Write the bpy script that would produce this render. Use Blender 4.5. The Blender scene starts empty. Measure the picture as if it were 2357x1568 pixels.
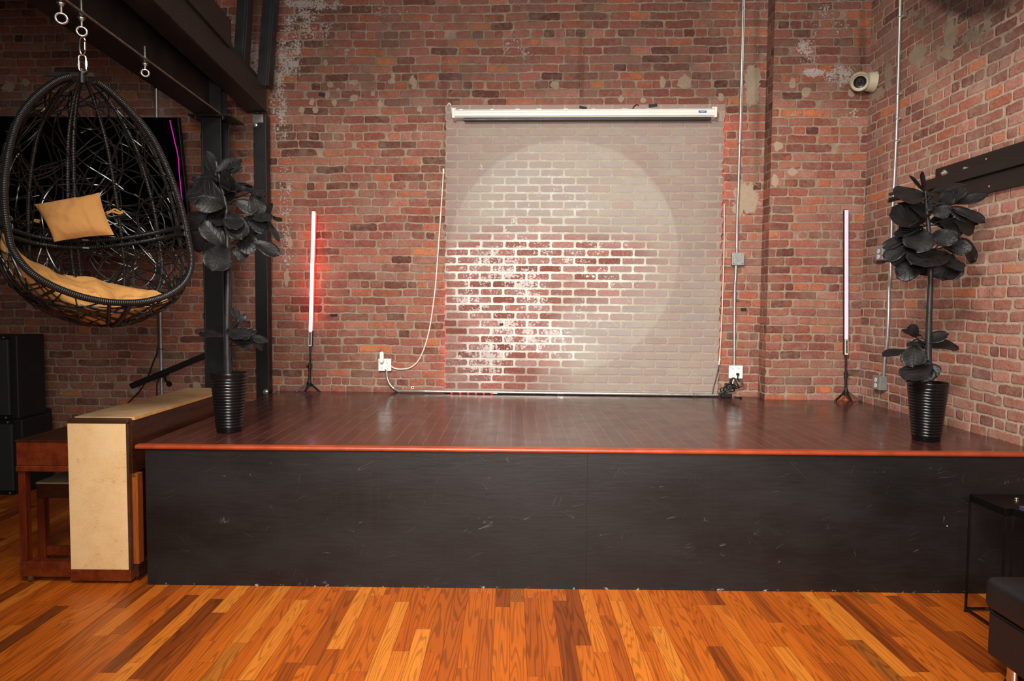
import bpy, math, random
import numpy as np
from mathutils import Vector, Matrix, noise as mnoise
random.seed(7); RNG = np.random.default_rng(11)
PI = math.pi
scene = bpy.context.scene
COL = scene.collection
# ------------------------------------------------------------------ camera
F = 1571.0; CX, CY = 1178.5, 784.0; HCAM = 1.575; PITCH = math.atan(82/F); ROLL = 0.0078
fwd = Vector((0, math.cos(PITCH), -math.sin(PITCH)))
r0 = Vector((1, 0, 0)); u0 = r0.cross(fwd)
RT = (math.cos(ROLL)*r0 + math.sin(ROLL)*u0).normalized()
UP = RT.cross(fwd).normalized()
EYE = Vector((0, 0, HCAM))
def ray(px, py): return fwd + RT*((px-CX)/F) - UP*((py-CY)/F)
def at_plane(px, py, p, n):
    d = ray(px, py); return EYE + d*((p-EYE).dot(n)/d.dot(n))
def at_y(px, py, Y): return at_plane(px, py, Vector((0, Y, 0)), Vector((0, 1, 0)))
def at_z(px, py, z): return at_plane(px, py, Vector((0, 0, z)), Vector((0, 0, 1)))
def at_x(px, py, x): return at_plane(px, py, Vector((x, 0, 0)), Vector((1, 0, 0)))
def at_dist(px, py, depth): return EYE + ray(px, py)*depth
def proj(p):
    d = Vector(p)-EYE; z = d.dot(fwd); return (CX+F*d.dot(RT)/z, CY-F*d.dot(UP)/z)
def proj_np(P):
    D = P-np.array(EYE); z = D@np.array(fwd)
    return CX+F*(D@np.array(RT))/z, CY-F*(D@np.array(UP))/z
cam = bpy.data.cameras.new('camera'); camo = bpy.data.objects.new('camera', cam); COL.objects.link(camo)
cam.sensor_width = 36; cam.lens = 36*F/2357; cam.clip_start = .05
M = Matrix((RT, UP, -fwd)).transposed().to_4x4(); M.translation = EYE
camo.matrix_world = M; scene.camera = camo

# planes of the place
SZ = 0.79
WM = -0.04; WY0 = 6.015                       # back wall: Y = WY0 + WM*X
WN = Vector((WM, -1, 0)).normalized()         # towards the room
WT = Vector((1, WM, 0)).normalized()
def wall_pt(x, z, off=0): return Vector((x, WY0+WM*x, z))+WN*off
def W(px, py, off=0): return at_plane(px, py, wall_pt(0, 0, off), WN)
XR = 2.93
def RW(px, py, off=0): return at_x(px, py, XR-off)
def ST(px, py): return at_z(px, py, SZ)

# ------------------------------------------------------------------ colour + node helpers
def lin(c): return tuple(((v/255)/12.92 if v/255 <= .04045 else ((v/255+.055)/1.055)**2.4) for v in c)
def L4(c): return (*lin(c), 1)
class NT:
    def __init__(s, name):
        s.m = bpy.data.materials.new(name); s.m.use_nodes = True
        s.t = s.m.node_tree; s.b = s.t.nodes['Principled BSDF']; s.out = s.t.nodes['Material Output']
    def n(s, typ, **kw):
        nd = s.t.nodes.new(typ)
        for k, v in kw.items(): setattr(nd, k, v)
        return nd
    def put(s, sock, v):
        if v is None: return
        if hasattr(v, 'is_linked') or isinstance(v, bpy.types.NodeSocket): s.t.links.new(v, sock)
        else: sock.default_value = v
    def math(s, op, a, b=None, c=None, clamp=False):
        nd = s.n('ShaderNodeMath', operation=op, use_clamp=clamp)
        s.put(nd.inputs[0], a); s.put(nd.inputs[1], b); s.put(nd.inputs[2], c); return nd.outputs[0]
    def vmath(s, op, a, b=None, scale=None):
        nd = s.n('ShaderNodeVectorMath', operation=op)
        s.put(nd.inputs[0], a); s.put(nd.inputs[1], b)
        if scale is not None: s.put(nd.inputs['Scale'], scale)
        return nd.outputs[0]
    def mix(s, f, a, b, mode='MIX'):
        nd = s.n('ShaderNodeMix', data_type='RGBA', blend_type=mode)
        s.put(nd.inputs[0], f); s.put(nd.inputs[6], a); s.put(nd.inputs[7], b); return nd.outputs[2]
    def step(s, v, lo, hi, a=0., b=1.):
        nd = s.n('ShaderNodeMapRange', interpolation_type='SMOOTHSTEP')
        s.put(nd.inputs[0], v); s.put(nd.inputs[1], lo); s.put(nd.inputs[2], hi); s.put(nd.inputs[3], a); s.put(nd.inputs[4], b); return nd.outputs[0]
    def lmap(s, v, lo, hi, a=0., b=1.):
        nd = s.n('ShaderNodeMapRange'); s.put(nd.inputs[0], v); s.put(nd.inputs[1], lo); s.put(nd.inputs[2], hi); s.put(nd.inputs[3], a); s.put(nd.inputs[4], b); return nd.outputs[0]
    def noise(s, vec, scale, detail=3, rough=.55, col=False):
        nd = s.n('ShaderNodeTexNoise'); s.put(nd.inputs['Vector'], vec); nd.inputs['Scale'].default_value = scale
        nd.inputs['Detail'].default_value = detail; nd.inputs['Roughness'].default_value = rough
        return nd.outputs[1 if col else 0]
    def ramp(s, f, stops, mode='LINEAR'):
        nd = s.n('ShaderNodeValToRGB'); cr = nd.color_ramp; cr.interpolation = mode
        while len(cr.elements) < len(stops): cr.elements.new(.5)
        for e, (p, c) in zip(cr.elements, stops): e.position = p; e.color = L4(c)
        s.put(nd.inputs[0], f); return nd.outputs[0]
    def uv(s): return s.n('ShaderNodeTexCoord').outputs['UV']
    def obj(s): return s.n('ShaderNodeTexCoord').outputs['Object']
    def scale(s, vec, xyz): return s.vmath('MULTIPLY', vec, xyz)
    def attr(s, name): return s.n('ShaderNodeAttribute', attribute_name=name).outputs['Fac']
    def bump(s, h, dist, strength=1.):
        nd = s.n('ShaderNodeBump'); s.put(nd.inputs['Height'], h); nd.inputs['Distance'].default_value = dist; nd.inputs['Strength'].default_value = strength
        s.t.links.new(nd.outputs[0], s.b.inputs['Normal'])
    def base(s, c): s.put(s.b.inputs['Base Color'], c)
    def rough(s, r): s.put(s.b.inputs['Roughness'], r)
    def spec(s, v): s.put(s.b.inputs['Specular IOR Level'], v)
    def metal(s, v): s.put(s.b.inputs['Metallic'], v)

def simple(name, c, rough=.5, metal=0., var=.12, nscale=14., bump=0., bscale=60., spec=.5, emit=None, estr=0., coat=0.):
    k = NT(name); co = k.obj()
    nz = k.noise(co, nscale, 4)
    f = k.lmap(nz, .25, .75, 1-var, 1+var)
    k.base(k.mix(1., L4(c), k.n('ShaderNodeCombineColor').outputs[0], 'MULTIPLY') if False else k.vmath('SCALE', lin(c), None, f))
    k.rough(k.lmap(nz, .3, .7, max(0, rough-.06), min(1, rough+.06))); k.metal(metal); k.spec(spec)
    if bump: k.bump(k.noise(co, bscale, 3), bump)
    if emit: k.b.inputs['Emission Color'].default_value = L4(emit); k.b.inputs['Emission Strength'].default_value = estr
    if coat: k.b.inputs['Coat Weight'].default_value = coat; k.b.inputs['Coat Roughness'].default_value = .15
    return k.m

def brick_mat(name, stops, mortar, mortar_dark, bw=.205, rh=.072, half=.0056, off=(0, 0), smear=.60, bumpd=.006, panel=False, header=6, haze=.30, jitter=.05):
    k = NT(name); uv = k.vmath('ADD', k.uv(), (off[0], off[1], 0))
    wob = k.vmath('SCALE', k.vmath('SUBTRACT', k.noise(uv, 2.6, 2, col=True), (.5, .5, .5)), None, .034 if not panel else .006)
    wob2 = k.vmath('SCALE', k.vmath('SUBTRACT', k.noise(uv, 26, 2, col=True), (.5, .5, .5)), None, .012 if not panel else .006)
    co = k.vmath('ADD', k.vmath('ADD', uv, wob), wob2)
    sx = k.n('ShaderNodeSeparateXYZ'); k.put(sx.inputs[0], co); u, v = sx.outputs[0], sx.outputs[1]
    row = k.math('FLOOR', k.math('DIVIDE', v, rh))
    def hash1(x, add):
        wn = k.n('ShaderNodeTexWhiteNoise', noise_dimensions='1D'); k.put(wn.inputs['W'], k.math('ADD', x, add)); return wn.outputs['Value']
    half_off = k.math('MULTIPLY', k.math('MODULO', k.math('ADD', row, 400.), 2.), bw*.5)
    uu = k.math('ADD', k.math('ADD', u, half_off), k.math('MULTIPLY', hash1(row, 3.7), bw*(.34 if not panel else .06)))
    if not panel:
        c1 = k.n('ShaderNodeCombineXYZ'); k.put(c1.inputs[0], k.math('MULTIPLY', uu, 2.7)); k.put(c1.inputs[1], k.math('MULTIPLY', row, 7.31))
        uu = k.math('ADD', uu, k.math('MULTIPLY', k.math('SUBTRACT', k.noise(c1.outputs[0], 1., 1), .5), .36))
    isH = k.math('LESS_THAN', k.math('MODULO', k.math('ADD', row, 402.), float(header)), .5) if header else None
    w = k.math('SUBTRACT', bw, k.math('MULTIPLY', isH, bw*.48)) if header else k.math('ADD', 0., bw)
    q = k.math('DIVIDE', uu, w); cell = k.math('FLOOR', q); fu = k.math('FRACT', q); fv = k.math('FRACT', k.math('DIVIDE', v, rh))
    cv = k.n('ShaderNodeCombineXYZ'); k.put(cv.inputs[0], cell); k.put(cv.inputs[1], row)
    wn = k.n('ShaderNodeTexWhiteNoise', noise_dimensions='2D'); k.put(wn.inputs['Vector'], cv.outputs[0]); tint = wn.outputs['Value']
    s3 = k.n('ShaderNodeSeparateXYZ'); k.put(s3.inputs[0], wn.outputs['Color']); rb, rc = s3.outputs[1], s3.outputs[2]
    du = k.math('MULTIPLY', k.math('MINIMUM', fu, k.math('SUBTRACT', 1., fu)), w); dv = k.math('MULTIPLY', k.math('MINIMUM', fv, k.math('SUBTRACT', 1., fv)), rh)
    RR = .022
    a = k.math('MAXIMUM', k.math('SUBTRACT', RR, du), 0.); b_ = k.math('MAXIMUM', k.math('SUBTRACT', RR, dv), 0.)
    e = k.math('SUBTRACT', RR, k.math('SQRT', k.math('ADD', k.math('MULTIPLY', a, a), k.math('MULTIPLY', b_, b_))))
    n60 = k.noise(uv, 55, 4, .65); n12 = k.noise(uv, 11, 4, .6); n4 = k.noise(uv, 3.4, 4, .6); n140 = k.noise(uv, 150, 3, .7); n25 = k.noise(uv, 24, 3, .6)
    thr = k.math('ADD', k.math('ADD', half-.001, k.math('MULTIPLY', rb, .0028)), k.math('MULTIPLY', k.math('SUBTRACT', k.math('ADD', k.math('MULTIPLY', n60, .6), k.math('MULTIPLY', n25, .4)), .5), .016 if not panel else .010))
    m = k.step(k.math('SUBTRACT', thr, e), -.0016, .0016)
    tt = k.math('ADD', tint, k.math('MULTIPLY', k.math('SUBTRACT', n12, .5), .30), clamp=True)
    bc = k.ramp(tt, stops)
    bc = k.vmath('SCALE', bc, None, k.math('MULTIPLY', k.lmap(n60, .25, .75, .66, 1.32), k.math('MULTIPLY', k.lmap(n140, .3, .7, .84, 1.16), k.lmap(rc, 0, 1, .86, 1.14))))
    bc = k.mix(k.math('MULTIPLY', k.math('MULTIPLY', k.attr('orange'), k.step(rb, .5, .85)), k.step(n12, .42, .64)), bc, L4((176, 100, 64)))
    mc = k.mix(k.step(n12, .3, .7), L4(mortar), L4(mortar_dark))
    mc = k.vmath('SCALE', mc, None, k.lmap(n140, .3, .7, .80, 1.18))
    white = k.attr('white'); veil = k.attr('veil'); plaster = k.attr('plaster'); soot = k.attr('soot')
    sm = k.step(k.math('ADD', n12, k.math('MULTIPLY', k.math('SUBTRACT', n60, .5), .5)), smear, smear+.16)
    bc = k.mix(k.math('MULTIPLY', k.step(k.math('ADD', n4, k.math('MULTIPLY', k.math('SUBTRACT', n25, .5), .6)), .36, .72), haze), bc, mc)
    if panel:
        film = k.mix(k.step(n4, .35, .65), L4((156, 146, 134)), L4((148, 137, 131)))
        vf = k.math('MULTIPLY', veil, k.lmap(k.math('ADD', k.math('MULTIPLY', n25, .6), k.math('MULTIPLY', tint, .7)), .25, 1.0, 1., .70), clamp=True)
        bc = k.mix(vf, bc, film)
        mc = k.mix(k.step(k.math('ADD', white, k.math('MULTIPLY', k.math('SUBTRACT', n12, .5), .7)), .2, .75), mc, L4((202, 198, 188)))
    surf = k.mix(m, bc, mc)
    surf = k.mix(k.math('MULTIPLY', sm, .6), surf, mc)
    # chalky paint and efflorescence: broken flakes, thicker on the brick arrises
    fl = k.math('ADD', k.math('MULTIPLY', n60, .75), k.math('ADD', k.math('MULTIPLY', n12, .55), k.math('MULTIPLY', n4, .5)))
    wm = k.step(k.math('ADD', fl, k.math('MULTIPLY', white, .40 if not panel else .36)), 1.235 if not panel else 1.16, 1.33 if not panel else 1.27)
    surf = k.mix(k.math('MULTIPLY', k.math('MULTIPLY', wm, .85), k.step(white, .02, .2)), surf, L4((194, 184, 176)))
    pm = k.step(k.math('ADD', plaster, k.math('ADD', k.math('MULTIPLY', k.math('SUBTRACT', n25, .5), 1.7), k.math('MULTIPLY', k.math('SUBTRACT', n12, .5), 1.3))), .46, .56)
    surf = k.mix(k.math('MULTIPLY', pm, .92), surf, k.mix(n25, L4((180, 162, 138)), L4((152, 134, 114))))
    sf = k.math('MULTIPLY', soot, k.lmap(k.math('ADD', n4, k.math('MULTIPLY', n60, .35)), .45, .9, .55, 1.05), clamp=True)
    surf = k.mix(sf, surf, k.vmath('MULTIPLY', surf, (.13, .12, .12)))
    k.base(surf); k.rough(k.lmap(n12, .3, .7, .78, .95)); k.spec(.25)
    inv = k.math('MULTIPLY', k.step(e, 0., .014), k.math('SUBTRACT', 1., k.math('MAXIMUM', k.math('MULTIPLY', m, .5), k.math('MULTIPLY', sm, .6))))
    h = k.math('ADD', k.math('MULTIPLY', inv, .8), k.math('ADD', k.math('MULTIPLY', n60, .45), k.math('MULTIPLY', n140, .22)))
    h = k.math('ADD', k.math('MULTIPLY', h, k.math('SUBTRACT', 1., k.math('MULTIPLY', pm, .8))), k.math('MULTIPLY', pm, .9))
    k.bump(h, bumpd)
    return k.m

def plank_mat(name, width, length, stops, rough, seam=.0011, seamc=(60, 30, 15), grain=.35, rings=38., spec=.5, bumpd=.0008, seam_mix=.8, gs=1.):
    k = NT(name); uv = k.uv()
    sx = k.n('ShaderNodeSeparateXYZ'); k.put(sx.inputs[0], uv)
    u, v = sx.outputs[0], sx.outputs[1]
    row = k.math('FLOOR', k.math('DIVIDE', u, width))
    wn = k.n('ShaderNodeTexWhiteNoise', noise_dimensions='1D'); k.put(wn.inputs['W'], row)
    vv = k.math('ADD', v, k.math('MULTIPLY', wn.outputs['Value'], 7.3))
    cell = k.math('FLOOR', k.math('DIVIDE', vv, length))
    w2 = k.n('ShaderNodeTexWhiteNoise', noise_dimensions='2D')
    cv = k.n('ShaderNodeCombineXYZ'); k.put(cv.inputs[0], row); k.put(cv.inputs[1], cell); k.put(w2.inputs['Vector'], cv.outputs[0])
    t = w2.outputs['Value']
    fu = k.math('FRACT', k.math('DIVIDE', u, width)); fv = k.math('FRACT', k.math('DIVIDE', vv, length))
    du = k.math('MULTIPLY', k.math('MINIMUM', fu, k.math('SUBTRACT', 1., fu)), width)
    dv = k.math('MULTIPLY', k.math('MINIMUM', fv, k.math('SUBTRACT', 1., fv)), length)
    sm = k.step(k.math('MINIMUM', du, dv), seam*.3, seam, 1., 0.)
    gc = k.n('ShaderNodeCombineXYZ'); k.put(gc.inputs[0], k.math('ADD', k.math('MULTIPLY', u, 9.*gs), k.math('MULTIPLY', t, 31.))); k.put(gc.inputs[1], k.math('MULTIPLY', v, .5*gs)); k.put(gc.inputs[2], k.math('MULTIPLY', t, 53.))
    g = k.noise(gc.outputs[0], 1., 2, .5)
    ring = k.math('SINE', k.math('MULTIPLY', g, k.math('ADD', rings, k.math('MULTIPLY', t, rings*1.4))))
    ring = k.step(ring, .1, 1.)
    fc = k.n('ShaderNodeCombineXYZ'); k.put(fc.inputs[0], k.math('MULTIPLY', u, 260.)); k.put(fc.inputs[1], k.math('MULTIPLY', v, 7.)); k.put(fc.inputs[2], k.math('MULTIPLY', t, 11.))
    fine = k.noise(fc.outputs[0], 1., 3, .6)
    kc = k.n('ShaderNodeCombineXYZ'); k.put(kc.inputs[0], k.math('ADD', k.math('MULTIPLY', u, 16.), k.math('MULTIPLY', t, 17.))); k.put(kc.inputs[1], k.math('MULTIPLY', v, 2.2)); k.put(kc.inputs[2], k.math('MULTIPLY', t, 29.))
    knot = k.step(k.noise(kc.outputs[0], 1., 4, .6), .66, .78)
    c = k.ramp(t, stops)
    c = k.vmath('SCALE', c, None, k.lmap(ring, 0., 1., 1.08, 1.-grain))
    c = k.vmath('SCALE', c, None, k.lmap(fine, .3, .7, .88, 1.1))
    c = k.mix(k.math('MULTIPLY', knot, .7*min(1, grain*2.5)), c, k.vmath('MULTIPLY', c, (.25, .2, .16)))
    c = k.mix(k.math('MULTIPLY', sm, seam_mix), c, L4(seamc))
    k.base(c); k.spec(spec)
    k.rough(k.lmap(k.noise(uv, 6, 4), .3, .7, rough-.05, rough+.08))
    k.bump(k.math('ADD', k.math('MULTIPLY', sm, -1.), k.math('MULTIPLY', fine, .15)), bumpd)
    return k.m

# ------------------------------------------------------------------ mesh builder
def basis(d):
    d = Vector(d).normalized(); a = Vector((0, 0, 1)) if abs(d.z) < .95 else Vector((1, 0, 0))
    x = a.cross(d).normalized(); return x, d.cross(x).normalized(), d
class MB:
    def __init__(s): s.v = []; s.f = []; s.uv = []; s.mi = []
    def face(s, idx, uv=None, mi=0): s.f.append(tuple(idx)); s.uv.append(uv); s.mi.append(mi)
    def box(s, a, b, R=None, o=None, mi=0):
        a, b = Vector(a), Vector(b); n = len(s.v)
        for z in (a.z, b.z):
            for x, y in ((a.x, a.y), (b.x, a.y), (b.x, b.y), (a.x, b.y)):
                p = Vector((x, y, z)); s.v.append((R@p if R else p)+(Vector(o) if o else Vector()))
        for q in ((3, 2, 1, 0), (4, 5, 6, 7), (0, 1, 5, 4), (1, 2, 6, 5), (2, 3, 7, 6), (3, 0, 4, 7)): s.face([n+i for i in q], None, mi)
        return s
    def obox(s, c, ax, ay, az, hx, hy, hz, mi=0):            # oriented box by axes and half sizes
        R = Matrix((Vector(ax), Vector(ay), Vector(az))).transposed()
        return s.box((-hx, -hy, -hz), (hx, hy, hz), R, c, mi)
    def bar(s, p, q, w, h, up=(0, 0, 1), mi=0):                # square bar from p to q
        p, q = Vector(p), Vector(q); d = (q-p); L = d.length; d.normalize()
        x = d.cross(Vector(up)).normalized(); y = x.cross(d).normalized()
        return s.obox((p+q)/2, x, d, y, w/2, L/2, h/2, mi)
    def tube(s, pts, r, seg=8, closed=False, caps=True, mi=0, rfun=None):
        pts = [Vector(p) for p in pts]; n0 = len(s.v); N = len(pts); L = [0.]
        for i in range(1, N): L.append(L[-1]+(pts[i]-pts[i-1]).length)
        tang = []
        for i in range(N):
            a = pts[i-1] if (i > 0 or closed) else pts[i]; b = pts[(i+1) % N] if (i < N-1 or closed) else pts[i]
            t = (b-a); tang.append(t.normalized() if t.length > 1e-9 else Vector((0, 0, 1)))
        x, y, _ = basis(tang[0])
        for i in range(N):
            if i: 
                x = (x-tang[i]*x.dot(tang[i])); x = x.normalized() if x.length > 1e-6 else basis(tang[i])[0]
            y = tang[i].cross(x)
            rr = (rfun(i/(N-1)) if rfun else 1.)*(r[i] if isinstance(r, (list, tuple)) else r)
            for j in range(seg):
                a = 2*PI*j/seg; s.v.append(pts[i]+x*math.cos(a)*rr+y*math.sin(a)*rr)
        for i in range(N-(0 if closed else 1)):
            i2 = (i+1) % N; l1 = L[i]; l2 = L[i+1] if i+1 < N else L[-1]+(pts[0]-pts[-1]).length
            for j in range(seg):
                j2 = (j+1) % seg
                s.face((n0+i*seg+j, n0+i*seg+j2, n0+i2*seg+j2, n0+i2*seg+j), ((l1, j/seg), (l1, (j+1)/seg), (l2, (j+1)/seg), (l2, j/seg)), mi)
        if caps and not closed:
            s.face([n0+j for j in range(seg)][::-1], None, mi); s.face([n0+(N-1)*seg+j for j in range(seg)], None, mi)
        return s
    def cyl(s, p, q, r, seg=16, r2=None, mi=0):
        return s.tube([p, q], [r, r if r2 is None else r2], seg, mi=mi)
    def lathe(s, prof, c=(0, 0, 0), ax=(0, 0, 1), seg=32, mi=0, cap0=True, cap1=True):   # prof: (radius, height)
        x, y, d = basis(ax); c = Vector(c); n0 = len(s.v); N = len(prof); l = 0; Ls = []
        for i, (r, h) in enumerate(prof):
            if i: l += math.hypot(r-prof[i-1][0], h-prof[i-1][1])
            Ls.append(l)
            for j in range(seg):
                a = 2*PI*j/seg; s.v.append(c+d*h+x*math.cos(a)*r+y*math.sin(a)*r)
        for i in range(N-1):
            for j in range(seg):
                j2 = (j+1) % seg
                s.face((n0+i*seg+j, n0+i*seg+j2, n0+(i+1)*seg+j2, n0+(i+1)*seg+j), ((j/seg, Ls[i]), ((j+1)/seg, Ls[i]), ((j+1)/seg, Ls[i+1]), (j/seg, Ls[i+1])), mi)
        if cap0: s.face([n0+j for j in range(seg)][::-1], None, mi)
        if cap1: s.face([n0+(N-1)*seg+j for j in range(seg)], None, mi)
        return s
    def ball(s, c, r, seg=16, rings=10, sc=(1, 1, 1), mi=0):
        prof = [(max(1e-4, math.sin(PI*i/rings))*r*sc[0], -math.cos(PI*i/rings)*r*sc[2]) for i in range(rings+1)]
        return s.lathe(prof, c, (0, 0, 1), seg, mi)
    def torus(s, c, ax, R, r, seg=24, sub=8, mi=0, sx=1., a0=0, a1=2*PI, hint=None):
        x, y, d = basis(ax)
        if hint: x = (Vector(hint)-d*d.dot(Vector(hint))).normalized(); y = d.cross(x)
        cl = abs(a1-a0-2*PI) < 1e-6
        pts = [Vector(c)+x*math.cos(a0+(a1-a0)*i/seg)*R+y*math.sin(a0+(a1-a0)*i/seg)*R*sx for i in range(seg if cl else seg+1)]
        return s.tube(pts, r, sub, cl, mi=mi)
    def prism(s, poly, p, ax, ay, az, h, mi=0):                 # polygon in ax/ay, extruded h along az
        ax, ay, az, p = Vector(ax), Vector(ay), Vector(az), Vector(p); n = len(s.v); N = len(poly)
        for k in (0, 1):
            for a, b in poly: s.v.append(p+ax*a+ay*b+az*(h*k))
        s.face(range(n, n+N), None, mi); s.face(list(range(n+N, n+2*N))[::-1], None, mi)
        for i in range(N): s.face((n+i, n+N+i, n+N+(i+1) % N, n+(i+1) % N), None, mi)
        return s
    def grid(s, P, uvf=None, mi=0, closed_u=False):              # P[i][j]
        n = len(s.v); A = len(P); B = len(P[0])
        for row in P: s.v.extend(Vector(p) for p in row)
        for i in range(A-1):
            for j in range(B-(0 if closed_u else 1)):
                j2 = (j+1) % B
                uv = None if uvf is None else (uvf(i, j), uvf(i, j+1), uvf(i+1, j+1), uvf(i+1, j))
                s.face((n+i*B+j, n+i*B+j2, n+(i+1)*B+j2, n+(i+1)*B+j), uv, mi)
        return s
    def build(s, name, mat, parent=None, bevel=0., smooth=40, world=True, bseg=2):
        me = bpy.data.meshes.new(name)
        org = parent_loc(parent) if (parent and world) else Vector()
        V = [v-org for v in s.v]
        me.from_pydata([tuple(v) for v in V], [], s.f)
        uvl = me.uv_layers.new(name='UVMap'); data = []
        for f, uv in zip(s.f, s.uv):
            if uv is None:
                a, b, c = s.v[f[0]], s.v[f[1]], s.v[f[2]]; nn = (b-a).cross(c-a)
                ax = max(range(3), key=lambda i: abs(nn[i]))
                i, j = ((1, 2), (0, 2), (0, 1))[ax]
                for q in f: data.extend((s.v[q][i], s.v[q][j]))
            else:
                for q in uv: data.extend(q)
        uvl.data.foreach_set('uv', data)
        ms = mat if isinstance(mat, (list, tuple)) else [mat]
        for m_ in ms: me.materials.append(m_)
        me.polygons.foreach_set('material_index', s.mi)
        me.validate(); me.update()
        if smooth:
            me.shade_smooth(); me.set_sharp_from_angle(angle=math.radians(smooth))
        o = bpy.data.objects.new(name, me); COL.objects.link(o)
        if parent: o.parent = parent
        if bevel:
            b = o.modifiers.new('bevel', 'BEVEL'); b.width = bevel; b.segments = bseg; b.limit_method = 'ANGLE'; b.angle_limit = math.radians(40)
            b.harden_normals = True if smooth else False
        return o
def parent_loc(p):
    v = Vector()
    while p: v += p.location; p = p.parent
    return v
def tag(o, label=None, cat=None, group=None, kind=None):
    if label: o['label'] = label
    if cat: o['category'] = cat
    if group: o['group'] = group
    if kind: o['kind'] = kind
    return o
def thing(name, label, cat, loc, rz=0, group=None):
    o = bpy.data.objects.new(name, None); COL.objects.link(o); o.location = loc; o.rotation_euler = (0, 0, rz); o.empty_display_size = .1
    return tag(o, label, cat, group)
def copy_tree(o, parent=None):
    c = o.copy(); COL.objects.link(c)
    if parent: c.parent = parent
    for ch in list(o.children): copy_tree(ch, c)
    return c
def spline(pts, n=8, closed=False):
    P = [Vector(p) for p in pts]; N = len(P); out = []
    for i in range(N if closed else N-1):
        p1, p2 = P[i], P[(i+1) % N]
        p0 = P[i-1] if (i or closed) else p1*2-p2
        p3 = P[(i+2) % N] if (i+2 < N or closed) else p2*2-p1
        for k in range(n):
            t = k/n
            out.append(.5*((2*p1)+(p2-p0)*t+(2*p0-5*p1+4*p2-p3)*t*t+(3*p1-p0-3*p2+p3)*t**3))
    if not closed: out.append(P[-1])
    return out
def interp(x, xs, ys):                        # smooth 1-D interpolation
    if x <= xs[0]: return ys[0]
    if x >= xs[-1]: return ys[-1]
    for i in range(len(xs)-1):
        if x <= xs[i+1]:
            t = (x-xs[i])/(xs[i+1]-xs[i]); h = xs[i+1]-xs[i]
            m0 = (ys[i+1]-ys[i-1])/(xs[i+1]-xs[i-1]) if i else (ys[1]-ys[0])/(xs[1]-xs[0])
            m1 = (ys[i+2]-ys[i])/(xs[i+2]-xs[i]) if i+2 < len(xs) else (ys[-1]-ys[-2])/(xs[-1]-xs[-2])
            return (2*t**3-3*t*t+1)*ys[i]+(t**3-2*t*t+t)*h*m0+(-2*t**3+3*t*t)*ys[i+1]+(t**3-t*t)*h*m1
def wall_grid(name, fn, nu, nv, mat, masks=None, kind='structure', parent=None, edge=None):
    """dense wall face with stain masks stored per point; fn(a,b) -> numpy points, (u,v) metres"""
    a, b = np.meshgrid(np.linspace(0, 1, nu), np.linspace(0, 1, nv))
    P, UVc = fn(a.ravel(), b.ravel())
    idx = np.arange(nu*nv).reshape(nv, nu)
    q = np.stack([idx[:-1, :-1], idx[:-1, 1:], idx[1:, 1:], idx[1:, :-1]], -1).reshape(-1, 4)
    me = bpy.data.meshes.new(name); me.vertices.add(nu*nv); me.vertices.foreach_set('co', P.astype(np.float32).ravel())
    me.loops.add(q.size); me.polygons.add(len(q)); me.loops.foreach_set('vertex_index', q.ravel().astype(np.int32))
    me.polygons.foreach_set('loop_start', np.arange(0, q.size, 4, dtype=np.int32)); me.update(calc_edges=True)
    uvl = me.uv_layers.new(name='UVMap'); uvl.data.foreach_set('uv', UVc[q.ravel()].astype(np.float32).ravel())
    px, py = proj_np(P)
    for nm, val in (masks or {}).items():
        at = me.attributes.new(nm, 'FLOAT', 'POINT'); at.data.foreach_set('value', blobs(px, py, val).astype(np.float32))
    me.materials.append(mat); me.validate(); me.update()
    o = bpy.data.objects.new(name, me); COL.objects.link(o)
    if kind: o['kind'] = kind
    if parent: o.parent = parent
    return o
def blobs(px, py, L):
    out = np.zeros_like(px)
    for e in L:
        x, y, rx, ry, s = e[:5]; hard = e[5] if len(e) > 5 else 0
        if hard == 'rect':
            d = np.maximum(np.abs(px-x)/rx, np.abs(py-y)/ry); val = s*np.clip((1.25-d)/.5, 0, 1)
        else:
            d = np.sqrt(((px-x)/rx)**2+((py-y)/ry)**2); val = s*np.clip(1.5-d, 0, 1)
        out = np.where(s < 0, np.minimum(out, np.maximum(out+val, 0)), np.maximum(out, val)) if s < 0 else np.maximum(out, val)
    return out
# ------------------------------------------------------------------ materials
BR = [(0., (92, 52, 45)), (.16, (118, 68, 58)), (.34, (140, 80, 66)), (.5, (150, 92, 80)), (.64, (130, 74, 64)), (.78, (158, 106, 94)), (.88, (164, 92, 66)), (.95, (150, 84, 68)), (1., (186, 108, 66))]
BRR = [(0., (118, 74, 64)), (.2, (146, 92, 80)), (.42, (170, 114, 98)), (.62, (154, 96, 82)), (.80, (184, 132, 116)), (.9, (164, 100, 80)), (1., (200, 122, 84))]
BRP = [(0., (114, 60, 50)), (.3, (134, 82, 74)), (.55, (144, 104, 98)), (.8, (140, 82, 72)), (1., (158, 118, 112))]
m_wall = brick_mat('back_wall_brick', BR, (164, 143, 122), (138, 118, 100), bw=.212, rh=.072, half=.0064, haze=.40, off=(.03, .018))
m_pier = brick_mat('pier_brick', BR, (162, 141, 120), (136, 116, 98), bw=.212, rh=.072, half=.0064, haze=.40, off=(.11, .02))
m_right = brick_mat('right_wall_brick', BRR, (190, 168, 148), (166, 144, 126), bw=.205, rh=.072, half=.0066, off=(.05, .018), smear=.57, haze=.42)
m_panel = brick_mat('brick_panel_face', BRP, (160, 147, 131), (150, 134, 118), bw=.204, rh=.0688, half=.0085, panel=True, header=0, smear=.72, bumpd=.004, off=(.07, .0), haze=.15)
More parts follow.
